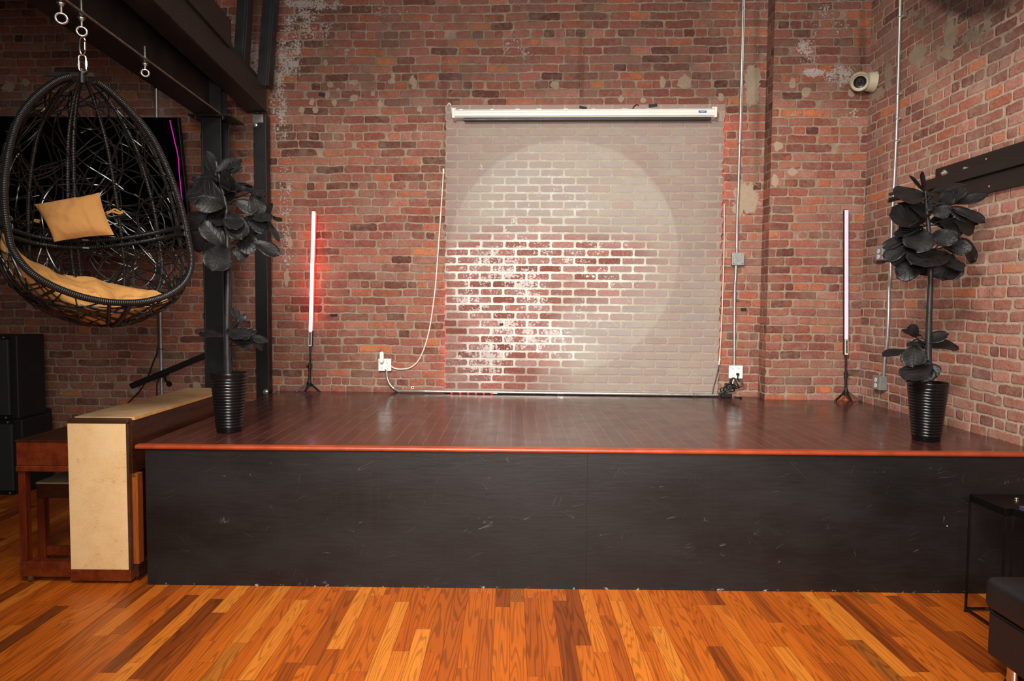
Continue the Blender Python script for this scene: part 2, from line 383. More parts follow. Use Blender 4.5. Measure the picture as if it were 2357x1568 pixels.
m_floor = plank_mat('oak_floor', .076, .78, [(0., (112, 50, 14)), (.10, (150, 70, 17)), (.3, (170, 82, 19)), (.5, (180, 90, 22)), (.7, (166, 76, 17)), (.86, (186, 98, 26)), (.96, (198, 116, 38)), (1., (98, 44, 16))], .34, spec=.35, seam=.0010, seamc=(90, 40, 10), grain=.30, rings=80.)
m_deck = plank_mat('mahogany_deck', .083, 1.6, [(0., (60, 32, 27)), (.4, (70, 38, 32)), (.7, (75, 41, 34)), (1., (66, 35, 30))], .19, seam=.0026, seamc=(150, 108, 94), grain=.08, seam_mix=.42, bumpd=.0004)
m_nosing = simple('nosing_red_wood', (148, 60, 30), .36, var=.25, nscale=9)
m_black = simple('black_steel', (20, 19, 19), .45, .0, var=.25, nscale=5, bump=.0008, bscale=45)
m_brownsteel = simple('painted_beam', (31, 25, 23), .5, .0, var=.3, nscale=6, bump=.001, bscale=35)
m_rust = simple('bare_flange_edge', (126, 88, 66), .7, var=.3, nscale=40)
m_galv = simple('galvanised_steel', (178, 176, 170), .34, .75, var=.12, nscale=30)
m_grey = simple('grey_box_steel', (158, 158, 156), .45, .5, var=.12, nscale=40)
m_zinc = simple('zinc_plated', (200, 196, 186), .26, .85, var=.12, nscale=60)
m_chrome = simple('chrome', (220, 216, 210), .12, 1., var=.05)
m_white = simple('white_plastic', (236, 234, 228), .4, var=.03)
m_offwhite = simple('screen_housing_white', (226, 222, 212), .38, var=.04, nscale=4)
m_cord_w = simple('white_cable', (222, 212, 200), .5, var=.05)
m_cord_b = simple('black_cable', (20, 19, 19), .45, var=.2)
m_tape = simple('black_tape', (24, 22, 22), .75, var=.2)
m_bluetape = simple('blue_tape', (36, 96, 176), .7, var=.15, nscale=120)
m_slot = simple('dark_slot', (30, 28, 26), .6)
m_led_red = simple('red_led', (255, 60, 40), .4, emit=(255, 34, 20), estr=9.)
m_diode = simple('led_diode', (255, 160, 140), .4, emit=(255, 112, 84), estr=2.2)
m_led_wire = simple('led_strip_tape', (236, 190, 180), .4, emit=(255, 140, 120), estr=.55)
m_blackplastic = simple('black_plastic', (22, 21, 21), .38, var=.15)
m_rubber = simple('black_rubber', (16, 16, 16), .7)
m_grille = simple('speaker_grille', (50, 50, 54), .6, .2, var=.25, nscale=220, bump=.002, bscale=300)
m_cab = simple('speaker_cabinet', (24, 23, 23), .6, var=.2, nscale=90, bump=.001, bscale=220)
m_wood = NT('stained_piano_wood')
m_wood_dark = None
def wood(name, c1, c2, rough=.3, axis=1, sc=1.):
    k = NT(name); o = k.obj(); s = [14., 14., 14.]; s[axis] = 1.4
    g = k.noise(k.scale(o, tuple(v*sc for v in s)), 1., 4, .6); f = k.noise(k.scale(o, tuple(v*9*sc for v in s)), 1., 3, .6)
    c = k.mix(k.step(g, .3, .7), L4(c1), L4(c2)); c = k.vmath('SCALE', c, None, k.lmap(f, .3, .7, .78, 1.18))
    scuff = k.step(k.math('ADD', k.noise(o, 16, 4, .7), k.math('MULTIPLY', f, .25)), .82, .9)
    c = k.mix(k.math('MULTIPLY', scuff, .4), c, L4((176, 120, 84)))
    k.base(c); k.rough(k.lmap(g, .3, .7, rough-.06, rough+.1)); k.bump(f, .0006); return k.m
bpy.data.materials.remove(m_wood.m)
m_wood = wood('stained_piano_wood', (84, 30, 12), (112, 46, 18), .3, 1)
m_wood_leg = wood('stained_leg_wood', (84, 30, 12), (116, 46, 18), .34, 2)
m_wood_dark = wood('dark_piano_wood', (50, 24, 15), (68, 34, 20), .3, 1)
m_wood_cap = wood('dark_cap_wood', (58, 36, 24), (74, 46, 32), .35, 0)
m_wood_orange = wood('piano_post_wood', (140, 70, 24), (160, 84, 30), .4, 2)
def vinyl(name, c, dirt, warm):
    k = NT(name); o = k.obj()
    a = k.noise(o, 5, 5, .7); b = k.noise(k.scale(o, (30, 30, 130)), 1., 5, .7); d = k.noise(o, 260, 3, .7)
    c1 = k.mix(k.step(a, .38, .68), L4(c), L4(warm))
    c1 = k.mix(k.math('MULTIPLY', k.step(k.math('ADD', b, k.math('MULTIPLY', a, .5)), .86, .98), .55), c1, L4(dirt))
    c1 = k.vmath('SCALE', c1, None, k.lmap(d, .3, .7, .9, 1.07))
    k.base(c1); k.rough(.55); k.bump(d, .0006); return k.m
m_vinyl = vinyl('cream_vinyl', (230, 194, 142), (128, 92, 58), (222, 182, 128))
m_lid = vinyl('tan_piano_lid', (196, 160, 118), (128, 94, 62), (178, 140, 100))
m_edge = simple('lid_edge_wood', (206, 150, 84), .45, var=.2, nscale=30)
m_brass = simple('brass', (150, 122, 80), .35, .8)
m_bench_top = simple('bench_vinyl', (146, 128, 98), .5, var=.1)
m_leather = simple('black_leather', (21, 21, 23), .46, var=.1, nscale=8, bump=.0012, bscale=170)
m_tablemetal = simple('black_table_metal', (16, 15, 15), .35, .2)
m_tabletop = simple('black_tabletop', (10, 9, 9), .5, spec=.1)
m_screen = simple('tv_glass', (2, 2, 2), .22, var=.05, spec=.12)
m_magenta = simple('magenta_line', (200, 0, 160), .5, emit=(206, 0, 160), estr=.8)
m_camlens = simple('camera_glass', (10, 10, 14), .08, coat=1.)
m_cream = simple('camera_shell', (182, 172, 146), .45, var=.06)
m_bark = NT('black_bark'); 
_o = m_bark.obj(); _n = m_bark.noise(m_bark.scale(_o, (40, 40, 14)), 1., 4, .65)
m_bark.base(m_bark.mix(m_bark.step(_n, .68, .74), m_bark.vmath('SCALE', lin((30, 28, 28)), None, m_bark.lmap(_n, .3, .7, .6, 1.5)), L4((120, 84, 58)))); m_bark.rough(.5); m_bark.bump(_n, .003); m_bark = m_bark.m
def leaf_mat():
    k = NT('black_leaf'); uv = k.uv(); sp = k.n('ShaderNodeSeparateXYZ'); k.put(sp.inputs[0], uv)
    s = k.math('ABSOLUTE', k.math('SUBTRACT', sp.outputs[0], .5)); t = sp.outputs[1]
    ve = k.math('FRACT', k.math('MULTIPLY', k.math('SUBTRACT', t, k.math('MULTIPLY', s, .55)), 6.5))
    vein = k.math('MAXIMUM', k.step(k.math('ABSOLUTE', k.math('SUBTRACT', ve, .5)), .0, .07, 1., 0.), k.step(s, .0, .022, 1., 0.))
    nz = k.noise(k.obj(), 26, 3)
    c = k.vmath('SCALE', lin((25, 23, 23)), None, k.lmap(nz, .3, .7, .7, 1.3))
    k.base(k.mix(k.math('MULTIPLY', vein, .35), c, L4((60, 56, 54)))); k.rough(k.lmap(nz, .3, .7, .42, .56)); k.spec(.4)
    k.bump(k.math('ADD', k.math('MULTIPLY', vein, .6), k.math('MULTIPLY', nz, .8)), .003); return k.m
m_leaf = leaf_mat()
m_pot = simple('black_pot', (22, 20, 20), .27, .35, var=.12)
def wrapped(name, c, per=.0085, dist=.0022, rough=.34):
    k = NT(name); sp = k.n('ShaderNodeSeparateXYZ'); k.put(sp.inputs[0], k.uv())
    w = k.math('ABSOLUTE', k.math('SINE', k.math('MULTIPLY', sp.outputs[0], PI/per)))
    nz = k.noise(k.obj(), 30, 3)
    k.base(k.vmath('SCALE', lin(c), None, k.lmap(w, 0, .7, .35, 1.1))); k.rough(k.lmap(nz, .3, .7, rough-.05, rough+.1)); k.bump(w, dist); return k.m
m_rattan = wrapped('black_wrapped_rattan', (26, 25, 25), rough=.27)
m_strand = simple('black_wicker_strand', (22, 21, 21), .24, var=.3, nscale=9)
def fabric(name, c):
    k = NT(name); o = k.obj(); a = k.noise(o, 3.5, 4, .6); b = k.noise(o, 420, 2, .6); d = k.noise(o, 9, 3, .5)
    k.base(k.vmath('SCALE', lin(c), None, k.math('MULTIPLY', k.lmap(a, .3, .7, .9, 1.1), k.lmap(b, .3, .7, .93, 1.06))))
    k.rough(.9); k.spec(.15); k.bump(k.math('ADD', k.math('MULTIPLY', d, 1.), k.math('MULTIPLY', b, .06)), .012); return k.m
m_fab = fabric('tan_fabric', (190, 138, 78)); m_fab2 = fabric('tan_pillow_fabric', (164, 116, 66))
def stage_front_mat():
    k = NT('black_stage_paint'); uv = k.uv(); sp = k.n('ShaderNodeSeparateXYZ'); k.put(sp.inputs[0], uv); u, v = sp.outputs[0], sp.outputs[1]
    br = k.noise(k.scale(uv, (1.3, 3.0, 1)), 1., 5, .6); brf = k.noise(k.scale(uv, (7, 60, 1)), 1., 4, .65); sp2 = k.noise(uv, 300, 2, .8)
    c = k.mix(k.step(k.math('ADD', br, k.math('MULTIPLY', brf, .3)), .50, .82), L4((11, 8, 7)), L4((20, 17, 17)))
    c = k.vmath('SCALE', c, None, k.lmap(sp2, .3, .7, .88, 1.12))
    # paint runs
    dr = k.noise(k.scale(uv, (42, .55, 1)), 1., 2, .5); dm = k.math('MULTIPLY', k.step(dr, .56, .62), k.math('MAXIMUM', k.step(k.math('ABSOLUTE', k.math('ADD', u, .72)), .10, .24, 1., 0.), k.math('MULTIPLY', k.step(k.noise(k.scale(uv, (1.3, .4, 1)), 1., 1), .5, .62), .6)))
    c = k.mix(k.math('MULTIPLY', dm, .6), c, L4((22, 16, 14)))
    # scratches: thin arcs where stretched noise crosses a level
    tot = None
    for ang, sc, off in ((1.2, 2.3, 0), (-.9, 2.9, 7.3), (.3, 2.6, 3.1)):
        vr = k.n('ShaderNodeVectorRotate', rotation_type='Z_AXIS'); k.put(vr.inputs['Vector'], uv); vr.inputs['Angle'].default_value = ang
        q = k.vmath('ADD', k.scale(vr.outputs[0], (sc*7, sc*.9, 1)), (off, off*2, off))
        f = k.noise(q, 1., 1, .4)
        ln = k.step(k.math('ABSOLUTE', k.math('SUBTRACT', f, .5)), .0, .0045, 1., 0.)
        gate = k.step(k.noise(k.vmath('ADD', uv, (off, 1.7+off, 0)), 6.5, 2), .615, .66)
        s1 = k.math('MULTIPLY', ln, gate); tot = s1 if tot is None else k.math('MAXIMUM', tot, s1)
    c = k.mix(k.math('MULTIPLY', tot, .32), c, L4((122, 114, 110)))
    # paint chips
    vo = k.n('ShaderNodeTexVoronoi'); k.put(vo.inputs['Vector'], k.vmath('ADD', uv, k.vmath('SCALE', k.noise(uv, 90, 2, col=True), None, .012))); vo.inputs['Scale'].default_value = 7.
    s2 = k.n('ShaderNodeSeparateXYZ'); k.put(s2.inputs[0], vo.outputs['Color'])
    chip = k.math('MULTIPLY', k.math('LESS_THAN', vo.outputs['Distance'], k.lmap(s2.outputs[1], 0, 1, .012, .05)), k.math('GREATER_THAN', s2.outputs[0], .78))
    c = k.mix(chip, c, L4((186, 178, 168)))
    # worn foot of the panel
    ft = k.math('MULTIPLY', k.step(v, .0, .016, 1., 0.), k.step(k.noise(uv, 16, 4, .7), .58, .64))
    c = k.mix(ft, c, L4((190, 182, 170)))
    k.base(c); k.rough(k.lmap(k.math('ADD', br, k.math('MULTIPLY', brf, .3)), .4, .9, .42, .60)); k.spec(.5)
    k.bump(k.math('ADD', k.math('MULTIPLY', brf, .6), k.math('MULTIPLY', sp2, .4)), .0012); return k.m
m_front = stage_front_mat()
m_ceil = simple('added_loft_ceiling', (30, 26, 24), .85, var=.2)

# ------------------------------------------------------------------ the setting
XPIER = 2.15; POFF = .16; ZT = 5.2; XL = -6.2
def f_back(a, b):
    x = XL+(XPIER-XL)*a; z = ZT*b
    return np.stack([x, WY0+WM*x, z], -1), np.stack([x, z], -1)
spots = [(797, 120, 5, 9), (750, 143, 5, 9), (760, 196, 7, 7), (778, 206, 6, 5), (753, 218, 6, 10), (812, 190, 16, 6), (858, 216, 5, 6), (815, 226, 9, 8), (875, 237, 7, 10), (905, 175, 5, 8), (902, 188, 9, 5), (950, 185, 8, 12), (953, 198, 6, 7), (717, 235, 7, 8), (695, 252, 6, 9), (725, 253, 6, 8), (770, 235, 6, 8), (967, 250, 6, 9), (1277, 195, 10, 11), (1576, 190, 17, 15), (1430, 227, 7, 8), (1658, 222, 9, 9), (1525, 190, 7, 12), (1732, 182, 17, 28, 1.25), (1731, 222, 14, 20, 1.25), (1719, 457, 26, 34, 1.2), (1700, 480, 14, 20), (308, 897, 10, 11), (452, 888, 9, 9), (20, 200, 14, 12), (60, 190, 9, 9), (228, 790, 6, 9), (1480, 230, 6, 5), (668, 560, 5, 14), (660, 640, 7, 18), (452, 100, 12, 10)]
spots = [(s if len(s) == 5 else (*s, 1.05)) for s in spots]
back = wall_grid('wall_back', f_back, 560, 350, m_wall, {
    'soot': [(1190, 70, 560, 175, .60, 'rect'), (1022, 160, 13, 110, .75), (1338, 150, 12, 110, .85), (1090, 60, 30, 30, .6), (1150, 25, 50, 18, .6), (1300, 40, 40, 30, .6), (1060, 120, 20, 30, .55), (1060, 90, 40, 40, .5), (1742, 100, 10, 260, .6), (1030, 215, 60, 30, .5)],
    'white': [(700, 60, 80, 55, .9), (665, 110, 45, 90, .95), (640, 230, 30, 120, .9), (655, 430, 24, 260, .75), (730, 10, 90, 18, 1.), (890, 20, 90, 25, .75), (1130, 15, 100, 22, .6), (1190, 110, 60, 40, .7), (1390, 40, 60, 40, .45), (670, 700, 60, 220, .5), (1000, 800, 80, 90, .4), (500, 60, 60, 90, .9), (575, 130, 40, 60, 1.), (1690, 100, 40, 120, .45), (60, 840, 80, 120, .55), (200, 900, 120, 60, .5), (120, 120, 160, 120, .4), (570, 500, 40, 300, .5)],
    'plaster': spots, 'orange': [(1038, 160, 34, 90, 1.), (1100, 65, 50, 40, .8), (1310, 110, 40, 100, .9), (1240, 25, 80, 28, .8), (650, 108, 20, 12, 1.2), (850, 640, 240, 260, .4), (1690, 560, 60, 260, .6), (560, 330, 60, 90, .7)]})
def f_pier(a, b):
    x = XPIER+(XR-XPIER)*a; z = ZT*b
    return np.stack([x, WY0+WM*x-POFF, z], -1), np.stack([x, z], -1)
wall_grid('wall_pier', f_pier, 60, 330, m_pier, {
    'white': [(1862, 120, 40, 45, .95), (1880, 90, 85, 90, .62), (1920, 40, 80, 70, .66), (1930, 172, 48, 32, .95), (1872, 166, 30, 12, 1.4), (1962, 268, 34, 26, .8), (1870, 265, 70, 30, .6), (1990, 600, 8, 420, .7)],
    'plaster': [(1824, 192, 8, 12, 1.05), (1855, 213, 10, 11, 1.05), (1960, 215, 7, 9, 1.05), (1790, 335, 10, 11, 1.05), (1783, 415, 8, 14, 1.05), (1825, 395, 13, 8, 1.05)],
    'soot': [(1880, 60, 160, 170, .48, 'rect'), (1985, 90, 12, 130, .8)], 'orange': [(1870, 360, 120, 90, .7), (1850, 700, 100, 200, .5)]})
def f_ret(a, b):
    y = (WY0+WM*XPIER)-POFF*a; z = ZT*b
    return np.stack([np.full_like(y, XPIER), y, z], -1), np.stack([y+.03, z], -1)
wall_grid('wall_pier_return', f_ret, 14, 330, m_pier, {'soot': [(1760, 130, 40, 260, .55, 'rect')]})
YF = 1.6
def f_right(a, b):
    y = (WY0+WM*XR-POFF)+(YF-(WY0+WM*XR-POFF))*a; z = ZT*b
    return np.stack([np.full_like(y, XR), y, z], -1), np.stack([-y, z], -1)
wall_grid('wall_right', f_right, 230, 300, m_right, {
    'plaster': [(2110, 127, 18, 26, 1.), (2122, 110, 12, 11, 1.), (2045, 165, 10, 22, 1.), (2045, 195, 7, 14, .9), (2187, 80, 15, 50, 1.05), (2182, 122, 15, 16, 1.05), (2272, 45, 9, 34, 1.), (2330, 20, 7, 12, 1.), (2160, 118, 5, 16, .95), (2135, 355, 8, 14, .9), (2120, 55, 14, 14, .7), (2240, 80, 30, 40, .55), (2100, 30, 25, 18, .55), (2010, 215, 24, 16, 1.)],
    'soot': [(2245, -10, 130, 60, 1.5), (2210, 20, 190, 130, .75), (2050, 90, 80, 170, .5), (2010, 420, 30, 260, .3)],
    'white': [(2200, 560, 160, 200, .35), (2250, 900, 130, 130, .5), (2060, 900, 60, 100, .35)], 'orange': [(2150, 330, 160, 150, .6), (2230, 700, 150, 200, .5)]})
# floor
b = MB(); b.box((-6.2, 0.2, -.05), (3.6, 6.6, 0)); fl = b.build('floor', m_floor, smooth=0); tag(fl, kind='structure')
# loft ceiling added out of view to darken the left bay
b = MB(); b.box((-6.2, 2.2, 4.42), (-2.5, 6.3, 4.55)); tag(b.build('shade_ceiling', m_ceil, smooth=0), kind='structure')

# ------------------------------------------------------------------ stage
sl = ST(310, 1025); sr = ST(2357, 1044); bl = ST(642, 899)
SFM = (sr.y-sl.y)/(sr.x-sl.x)
def sfy(x): return sl.y+SFM*(x-sl.x)
XSL = sl.x
stage = thing('stage', 'low wooden stage with glossy dark mahogany deck and scuffed black front', 'stage', (0, 4.9, 0))
xr_ = XR-.004; th = .024
yb = lambda x: WY0+WM*x-.004
b = MB(); nb = .09
def poly_slab(b, poly, z0, z1): b.prism(poly, (0, 0, z0), (1, 0, 0), (0, 1, 0), (0, 0, 1), z1-z0)
poly_slab(b, [(XSL+.02, sfy(XSL)+.1), (xr_, sfy(xr_)+.1), (xr_, WY0+WM*XR-POFF-.004), (XPIER-.004, WY0+WM*XPIER-POFF-.004), (XPIER-.004, yb(XPIER)), (bl.x, yb(bl.x))], SZ-th, SZ)
b.build('deck', m_deck, stage, smooth=0)
b = MB(); R = .0125
pa, pb = Vector((XSL, sfy(XSL)+R, SZ-R+.0005)), Vector((xr_, sfy(xr_)+R, SZ-R+.0005))
prof = [(.034, R), (0, R), (-R*.7, R*.7), (-R, 0), (-R*.7, -R*.7), (0, -R), (.034, -R)]
ax = Vector((-SFM, 1, 0)).normalized(); ax2 = (pb-pa).normalized()
b.prism(prof, pa, ax, (0, 0, 1), ax2, (pb-pa).length)
hb_ = MB(); poly_slab(hb_, [(XSL+.02, sfy(XSL)+.0345), (xr_, sfy(xr_)+.0345), (xr_, sfy(xr_)+.098), (XSL+.02, sfy(XSL)+.098)], SZ-th, SZ)
hb_.build('header_board', simple('mahogany_header', (72, 39, 32), .2, var=.1), stage, smooth=0)
no = b.build('nosing', m_nosing, stage, smooth=50); no['label'] = 'red brown rounded wood nosing'
b = MB(); px0 = XSL+.045
for x0, x1 in ((px0, px0+2.44), (px0+2.441, xr_)):
    poly_slab(b, [(x0, sfy(x0)+.021), (x1, sfy(x1)+.021), (x1, sfy(x1)+.0345), (x0, sfy(x0)+.0345)], 0.001, SZ-2*R-.001)
fp = b.build('front_panel', m_front, stage, smooth=0)
b = MB(); b.prism([(px0+.004, sfy(px0)+.036), (px0+.02, sfy(px0)+.036), (bl.x+.045, yb(bl.x)-.01), (bl.x+.03, yb(bl.x)-.01)], (0, 0, .001), (1, 0, 0), (0, 1, 0), (0, 0, 1), SZ-th-.002); b.build('side_panel', m_front, stage, smooth=0)

# ------------------------------------------------------------------ faux brick panel
POFFS = .036
xa, xb = W(1024, 570, POFFS).x, W(1663, 570, POFFS).x
za, zb = SZ+.012, W(1345, 241, POFFS).z
panel = thing('brick_panel', 'large square whitewashed brick panel mounted on the wall behind the stage', 'wall panel', wall_pt((xa+xb)/2, za, 0))
tooth = np.array([((i*7919) % 13)/13. for i in range(64)])
def f_panel(a, b_):
    z = za+(zb-za)*b_; r = np.floor(z/.0688).astype(int)
    l = xa+.010*tooth[r % 64]*(1-0)+.004*np.sin(z*90); rr = xb-.016*tooth[(r*5+3) % 64]-.004*np.sin(z*70)
    x = l+(rr-l)*a; nrm = np.array(WN)
    P = np.stack([x, WY0+WM*x, z], -1)+nrm*POFFS
    return P-np.array(parent_loc(panel)), np.stack([x, z], -1)
_pp = parent_loc(panel)
def panel_masks():
    return {'veil': [(1345, 400, 345, 175, .97, 'rect'), (1480, 770, 215, 190, .95, 'rect'), (1560, 610, 130, 120, .8), (1240, 625, 235, 92, -.95), (1110, 760, 110, 120, -.7), (1090, 870, 100, 50, -.5)],
            'white': [(1220, 590, 200, 70, .66), (1075, 610, 60, 60, .72), (1150, 690, 160, 60, .7), (1200, 770, 130, 50, .85), (1120, 830, 70, 60, .85), (1240, 470, 190, 140, .42), (1400, 610, 130, 80, .55), (1330, 700, 170, 80, .45), (1190, 640, 120, 40, .8), (1280, 800, 120, 60, .5)]}
# masks are read at world positions, so shift the points back while projecting
_proj = proj_np
def proj_np(P, _o=np.array(_pp)): return _proj(P+_o)
wall_grid('brick_face', f_panel, 260, 270, m_panel, panel_masks(), kind=None, parent=panel)
proj_np = _proj
b = MB(); b.obox(wall_pt((xa+xb)/2, (za+zb)/2, POFFS/2), WT, WN, (0, 0, 1), (xb-xa)/2-.024, POFFS/2-.002, (zb-za)/2-.006)
m_back = simple('panel_backing', (92, 80, 70), .85, var=.2)
b.build('backing_board', m_back, panel, smooth=0)
# ------------------------------------------------------------------ steelwork on the left
def px_w(w, depth): return w*depth/F
def bolt(o, name, p, nrm, r=.016, mat=None, parent=None):
    b = MB(); nrm = Vector(nrm).normalized(); p = Vector(p)
    b.cyl(p, p+nrm*.004, r*1.7, 20); b.cyl(p+nrm*.004, p+nrm*.014, r, 6); b.cyl(p+nrm*.014, p+nrm*.022, r*.5, 10)
    return b.build(name, mat or m_zinc, parent, smooth=35)
# column
YC = 5.30
cl = at_y(467, 560, YC).x; cr_ = at_y(512, 560, YC).x; cx = (cl+cr_)/2; cw = (cr_-cl)/2
ztop = at_y(490, 271, YC).z
col_ = thing('steel_column', 'black steel I column carrying the big beam behind the egg chair', 'column', (cx, YC+.08, 0))
b = MB(); b.box((cx-cw, YC, .0), (cx+cw, YC+.012, ztop)); b.box((cx-cw, YC+.148, 0), (cx+cw, YC+.16, ztop)); b.box((cx-.006, YC+.012, 0), (cx+.006, YC+.148, ztop))
b.box((cx-cw, YC-.003, .0), (cx-cw+.012, YC, ztop)); b.build('shaft', m_black, col_, smooth=0, bevel=.002)
b = MB(); b.box((cx-.15, YC-.06, ztop), (cx+.17, YC+.22, ztop+.014)); b.build('cap_plate', m_black, col_, smooth=0, bevel=.002)
for sx in (-1, 1):
    for sy in (0, 1): bolt(None, 'bolt', (cx+sx*.105, YC-.03+sy*.22, ztop-.001), (0, 0, -1), .012, m_black, col_)
b = MB(); b.box((cx-.14, YC-.05, 0), (cx+.14, YC+.21, .014)); b.build('base_plate', m_black, col_, smooth=0)
# main beam, runs from the column towards the room
zb1 = ztop+.015; yb1 = YC+.17; xlip = at_y(513, 269, YC+.02).x
beam = thing('steel_beam', 'deep black steel I beam the egg chair hangs from, ending on the column', 'beam', (xlip-.1, 3.5, zb1))
# its run follows the lip line of the photo
pA = at_z(513.5, 269, zb1); pB = at_z(150, 3, zb1)
bd = (pB-pA); bd.z = 0; bd.normalize(); bx = Vector((-bd.y, bd.x, 0)); bx = bx if bx.x > 0 else -bx
P0 = pA-bd*.14; LB = 5.2-1.0; P1 = P0+bd*LB
FW = .19; HB = .42
def seg(b, off0, off1, z0, z1, s0=0., s1=LB):
    c = P0+bd*((s0+s1)/2)+bx*((off0+off1)/2); c.z = (z0+z1)/2
    b.obox(c, bx, bd, (0, 0, 1), abs(off1-off0)/2, (s1-s0)/2, (z1-z0)/2)
b = MB(); seg(b, -FW, 0, zb1, zb1+.016); beam_f = b.build('bottom_flange', m_brownsteel, beam, smooth=0, bevel=.003)
m_lip_shine = simple('painted_edge_shine', (104, 88, 76), .5, var=.45, nscale=22)  # paler colour painted in as the highlight along the flange lip
b = MB(); seg(b, .0002, .0022, zb1+.004, zb1+.0135); b.build('lip_shine', m_lip_shine, beam, smooth=0)['label'] = 'thin pale strip painted as a highlight along the flange edge'
b = MB(); seg(b, -FW, 0, zb1+HB-.016, zb1+HB); b.build('top_flange', m_brownsteel, beam, smooth=0, bevel=.003)
b = MB(); seg(b, -FW/2-.006, -FW/2+.006, zb1+.016, zb1+HB-.016); b.build('web', m_brownsteel, beam, smooth=0)
b = MB(); seg(b, -FW/2+.006, -.006, zb1+.016, zb1+HB-.016, .16, .175); seg(b, -FW/2+.006, -.012, zb1+.016, zb1+HB-.016, .02, .03); b.build('stiffener', m_brownsteel, beam, smooth=0)
b = MB(); seg(b, -.055, .004, zb1+HB-.034, zb1+HB-.004, .13, .155); seg(b, -.075, -.012, zb1+HB+.062, zb1+HB+.10, .1, .13); b.build('flange_end', m_rust, beam, smooth=0)
# channel beam behind it, ends against the wall
YE = 5.93
e_lo = at_y(614, 258, YE); e_hi = at_y(617, 212, YE)
beam2 = thing('channel_beam', 'black steel channel beam reaching the brick wall above the thin post', 'beam', (e_lo.x-.1, 4.6, e_lo.z))
q = at_z(513, 166, e_lo.z+.0)
zl, zh = e_lo.z, e_hi.z+.02
d2 = Vector((at_z(400, 46, zl).x-e_lo.x, at_z(400, 46, zl).y-e_lo.y, 0)).normalized(); x2 = Vector((-d2.y, d2.x, 0)); x2 = x2 if x2.x > 0 else -x2
E0 = Vector((e_lo.x, e_lo.y, 0))
def seg2(b, o0, o1, z0, z1, s0, s1):
    c = E0+d2*((s0+s1)/2)+x2*((o0+o1)/2); c.z = (z0+z1)/2
    b.obox(c, x2, d2, (0, 0, 1), abs(o1-o0)/2, (s1-s0)/2, (z1-z0)/2)
b = MB(); seg2(b, -.012, 0, zl, zh, 0, 4.2); b.build('web', m_brownsteel, beam2, smooth=0, bevel=.002)
b = MB(); seg2(b, -.17, -.012, zl, zl+.014, 0, 4.2); b.build('bottom_flange', m_brownsteel, beam2, smooth=0, bevel=.002)
b = MB(); seg2(b, -.17, -.012, zh-.014, zh, 0, 4.2); b.build('top_flange', m_brownsteel, beam2, smooth=0, bevel=.002)
b = MB(); seg2(b, -.10, .02, zh, zh+.19, .95, 4.2); b.build('upper_channel', m_brownsteel, beam2, smooth=0, bevel=.002)
b = MB(); seg2(b, -.13, -.05, zh, zh+.10, .0, .95); b.build('upper_angle', m_brownsteel, beam2, smooth=0, bevel=.002)
# thin post beside the stage end
YP = 5.93
pl_, pr_ = at_y(586.5, 600, YP).x, at_y(615, 600, YP).x
zpt = at_y(600, 262, YP).z
post = thing('steel_post', 'slim black steel post standing against the wall at the stage end', 'post', ((pl_+pr_)/2, YP+.05, 0))
b = MB(); b.box((pl_, YP, .0), (pr_, YP+.10, zpt)); b.build('shaft', m_black, post, smooth=0, bevel=.003)
b = MB(); b.box((pl_-.004, YP-.006, zpt-.075), (pr_-.02, YP, zpt)); b.box((pl_-.012, YP-.006, zpt-.008), (pr_-.02, YP+.05, zpt+.0)); b.build('angle_bracket', m_grey, post, smooth=0, bevel=.001)['label'] = 'grey metal angle bracket'
pz = at_y(587, 287, YP).z; bolt(None, 'bolt', (at_y(588, 287, YP).x, YP, pz), (0, -1, 0), .013, m_zinc, post)
pz = at_y(613, 902, YP).z; bolt(None, 'bolt', (at_y(612, 902, YP).x, YP, pz), (0, -1, 0), .014, m_zinc, post)
# three upper posts standing on the channel beam
for nm, lab, (xb0, xb1, yb_), (xt0, xt1), Yp in (
        ('railing_post', 'black steel post rising above the channel beam, the one touching the wall brickwork highest and widest', (588, 617, 185), (598, 633), 5.82),
        ('railing_post', 'middle of the three black posts rising above the channel beam', (536, 563, 110), (541, 571), 5.5),
        ('railing_post', 'short visible black post above the channel beam, nearest the egg chair', (449, 459, 25), (447, 461), 4.9)):
    A0, A1 = at_y(xb0, yb_, Yp), at_y(xb1, yb_, Yp); T0, T1 = at_y(xt0, 0, Yp), at_y(xt1, 0, Yp)
    a, t = (A0+A1)/2, (T0+T1)/2; dirv = (t-a).normalized()
    zbase = zh-.0
    base_ = a+dirv*((zbase-a.z)/dirv.z); top_ = a+dirv*((4.7-a.z)/dirv.z)
    th_ = thing(nm, lab.replace(', the one touching the wall brickwork highest and widest', ' at its wall end'), 'post', base_)
    b = MB(); w_ = (A1-A0).length
    b.bar(base_, top_, w_*.72, .012, (0, -1, 0)); b.build('flange', m_black, th_, smooth=0, bevel=.002)
    b = MB(); off = Vector((w_*.42, .05, 0)); b.bar(base_+off, top_+off, .03, .11, (0, -1, 0)); b.build('web', m_black, th_, smooth=0, bevel=.002)

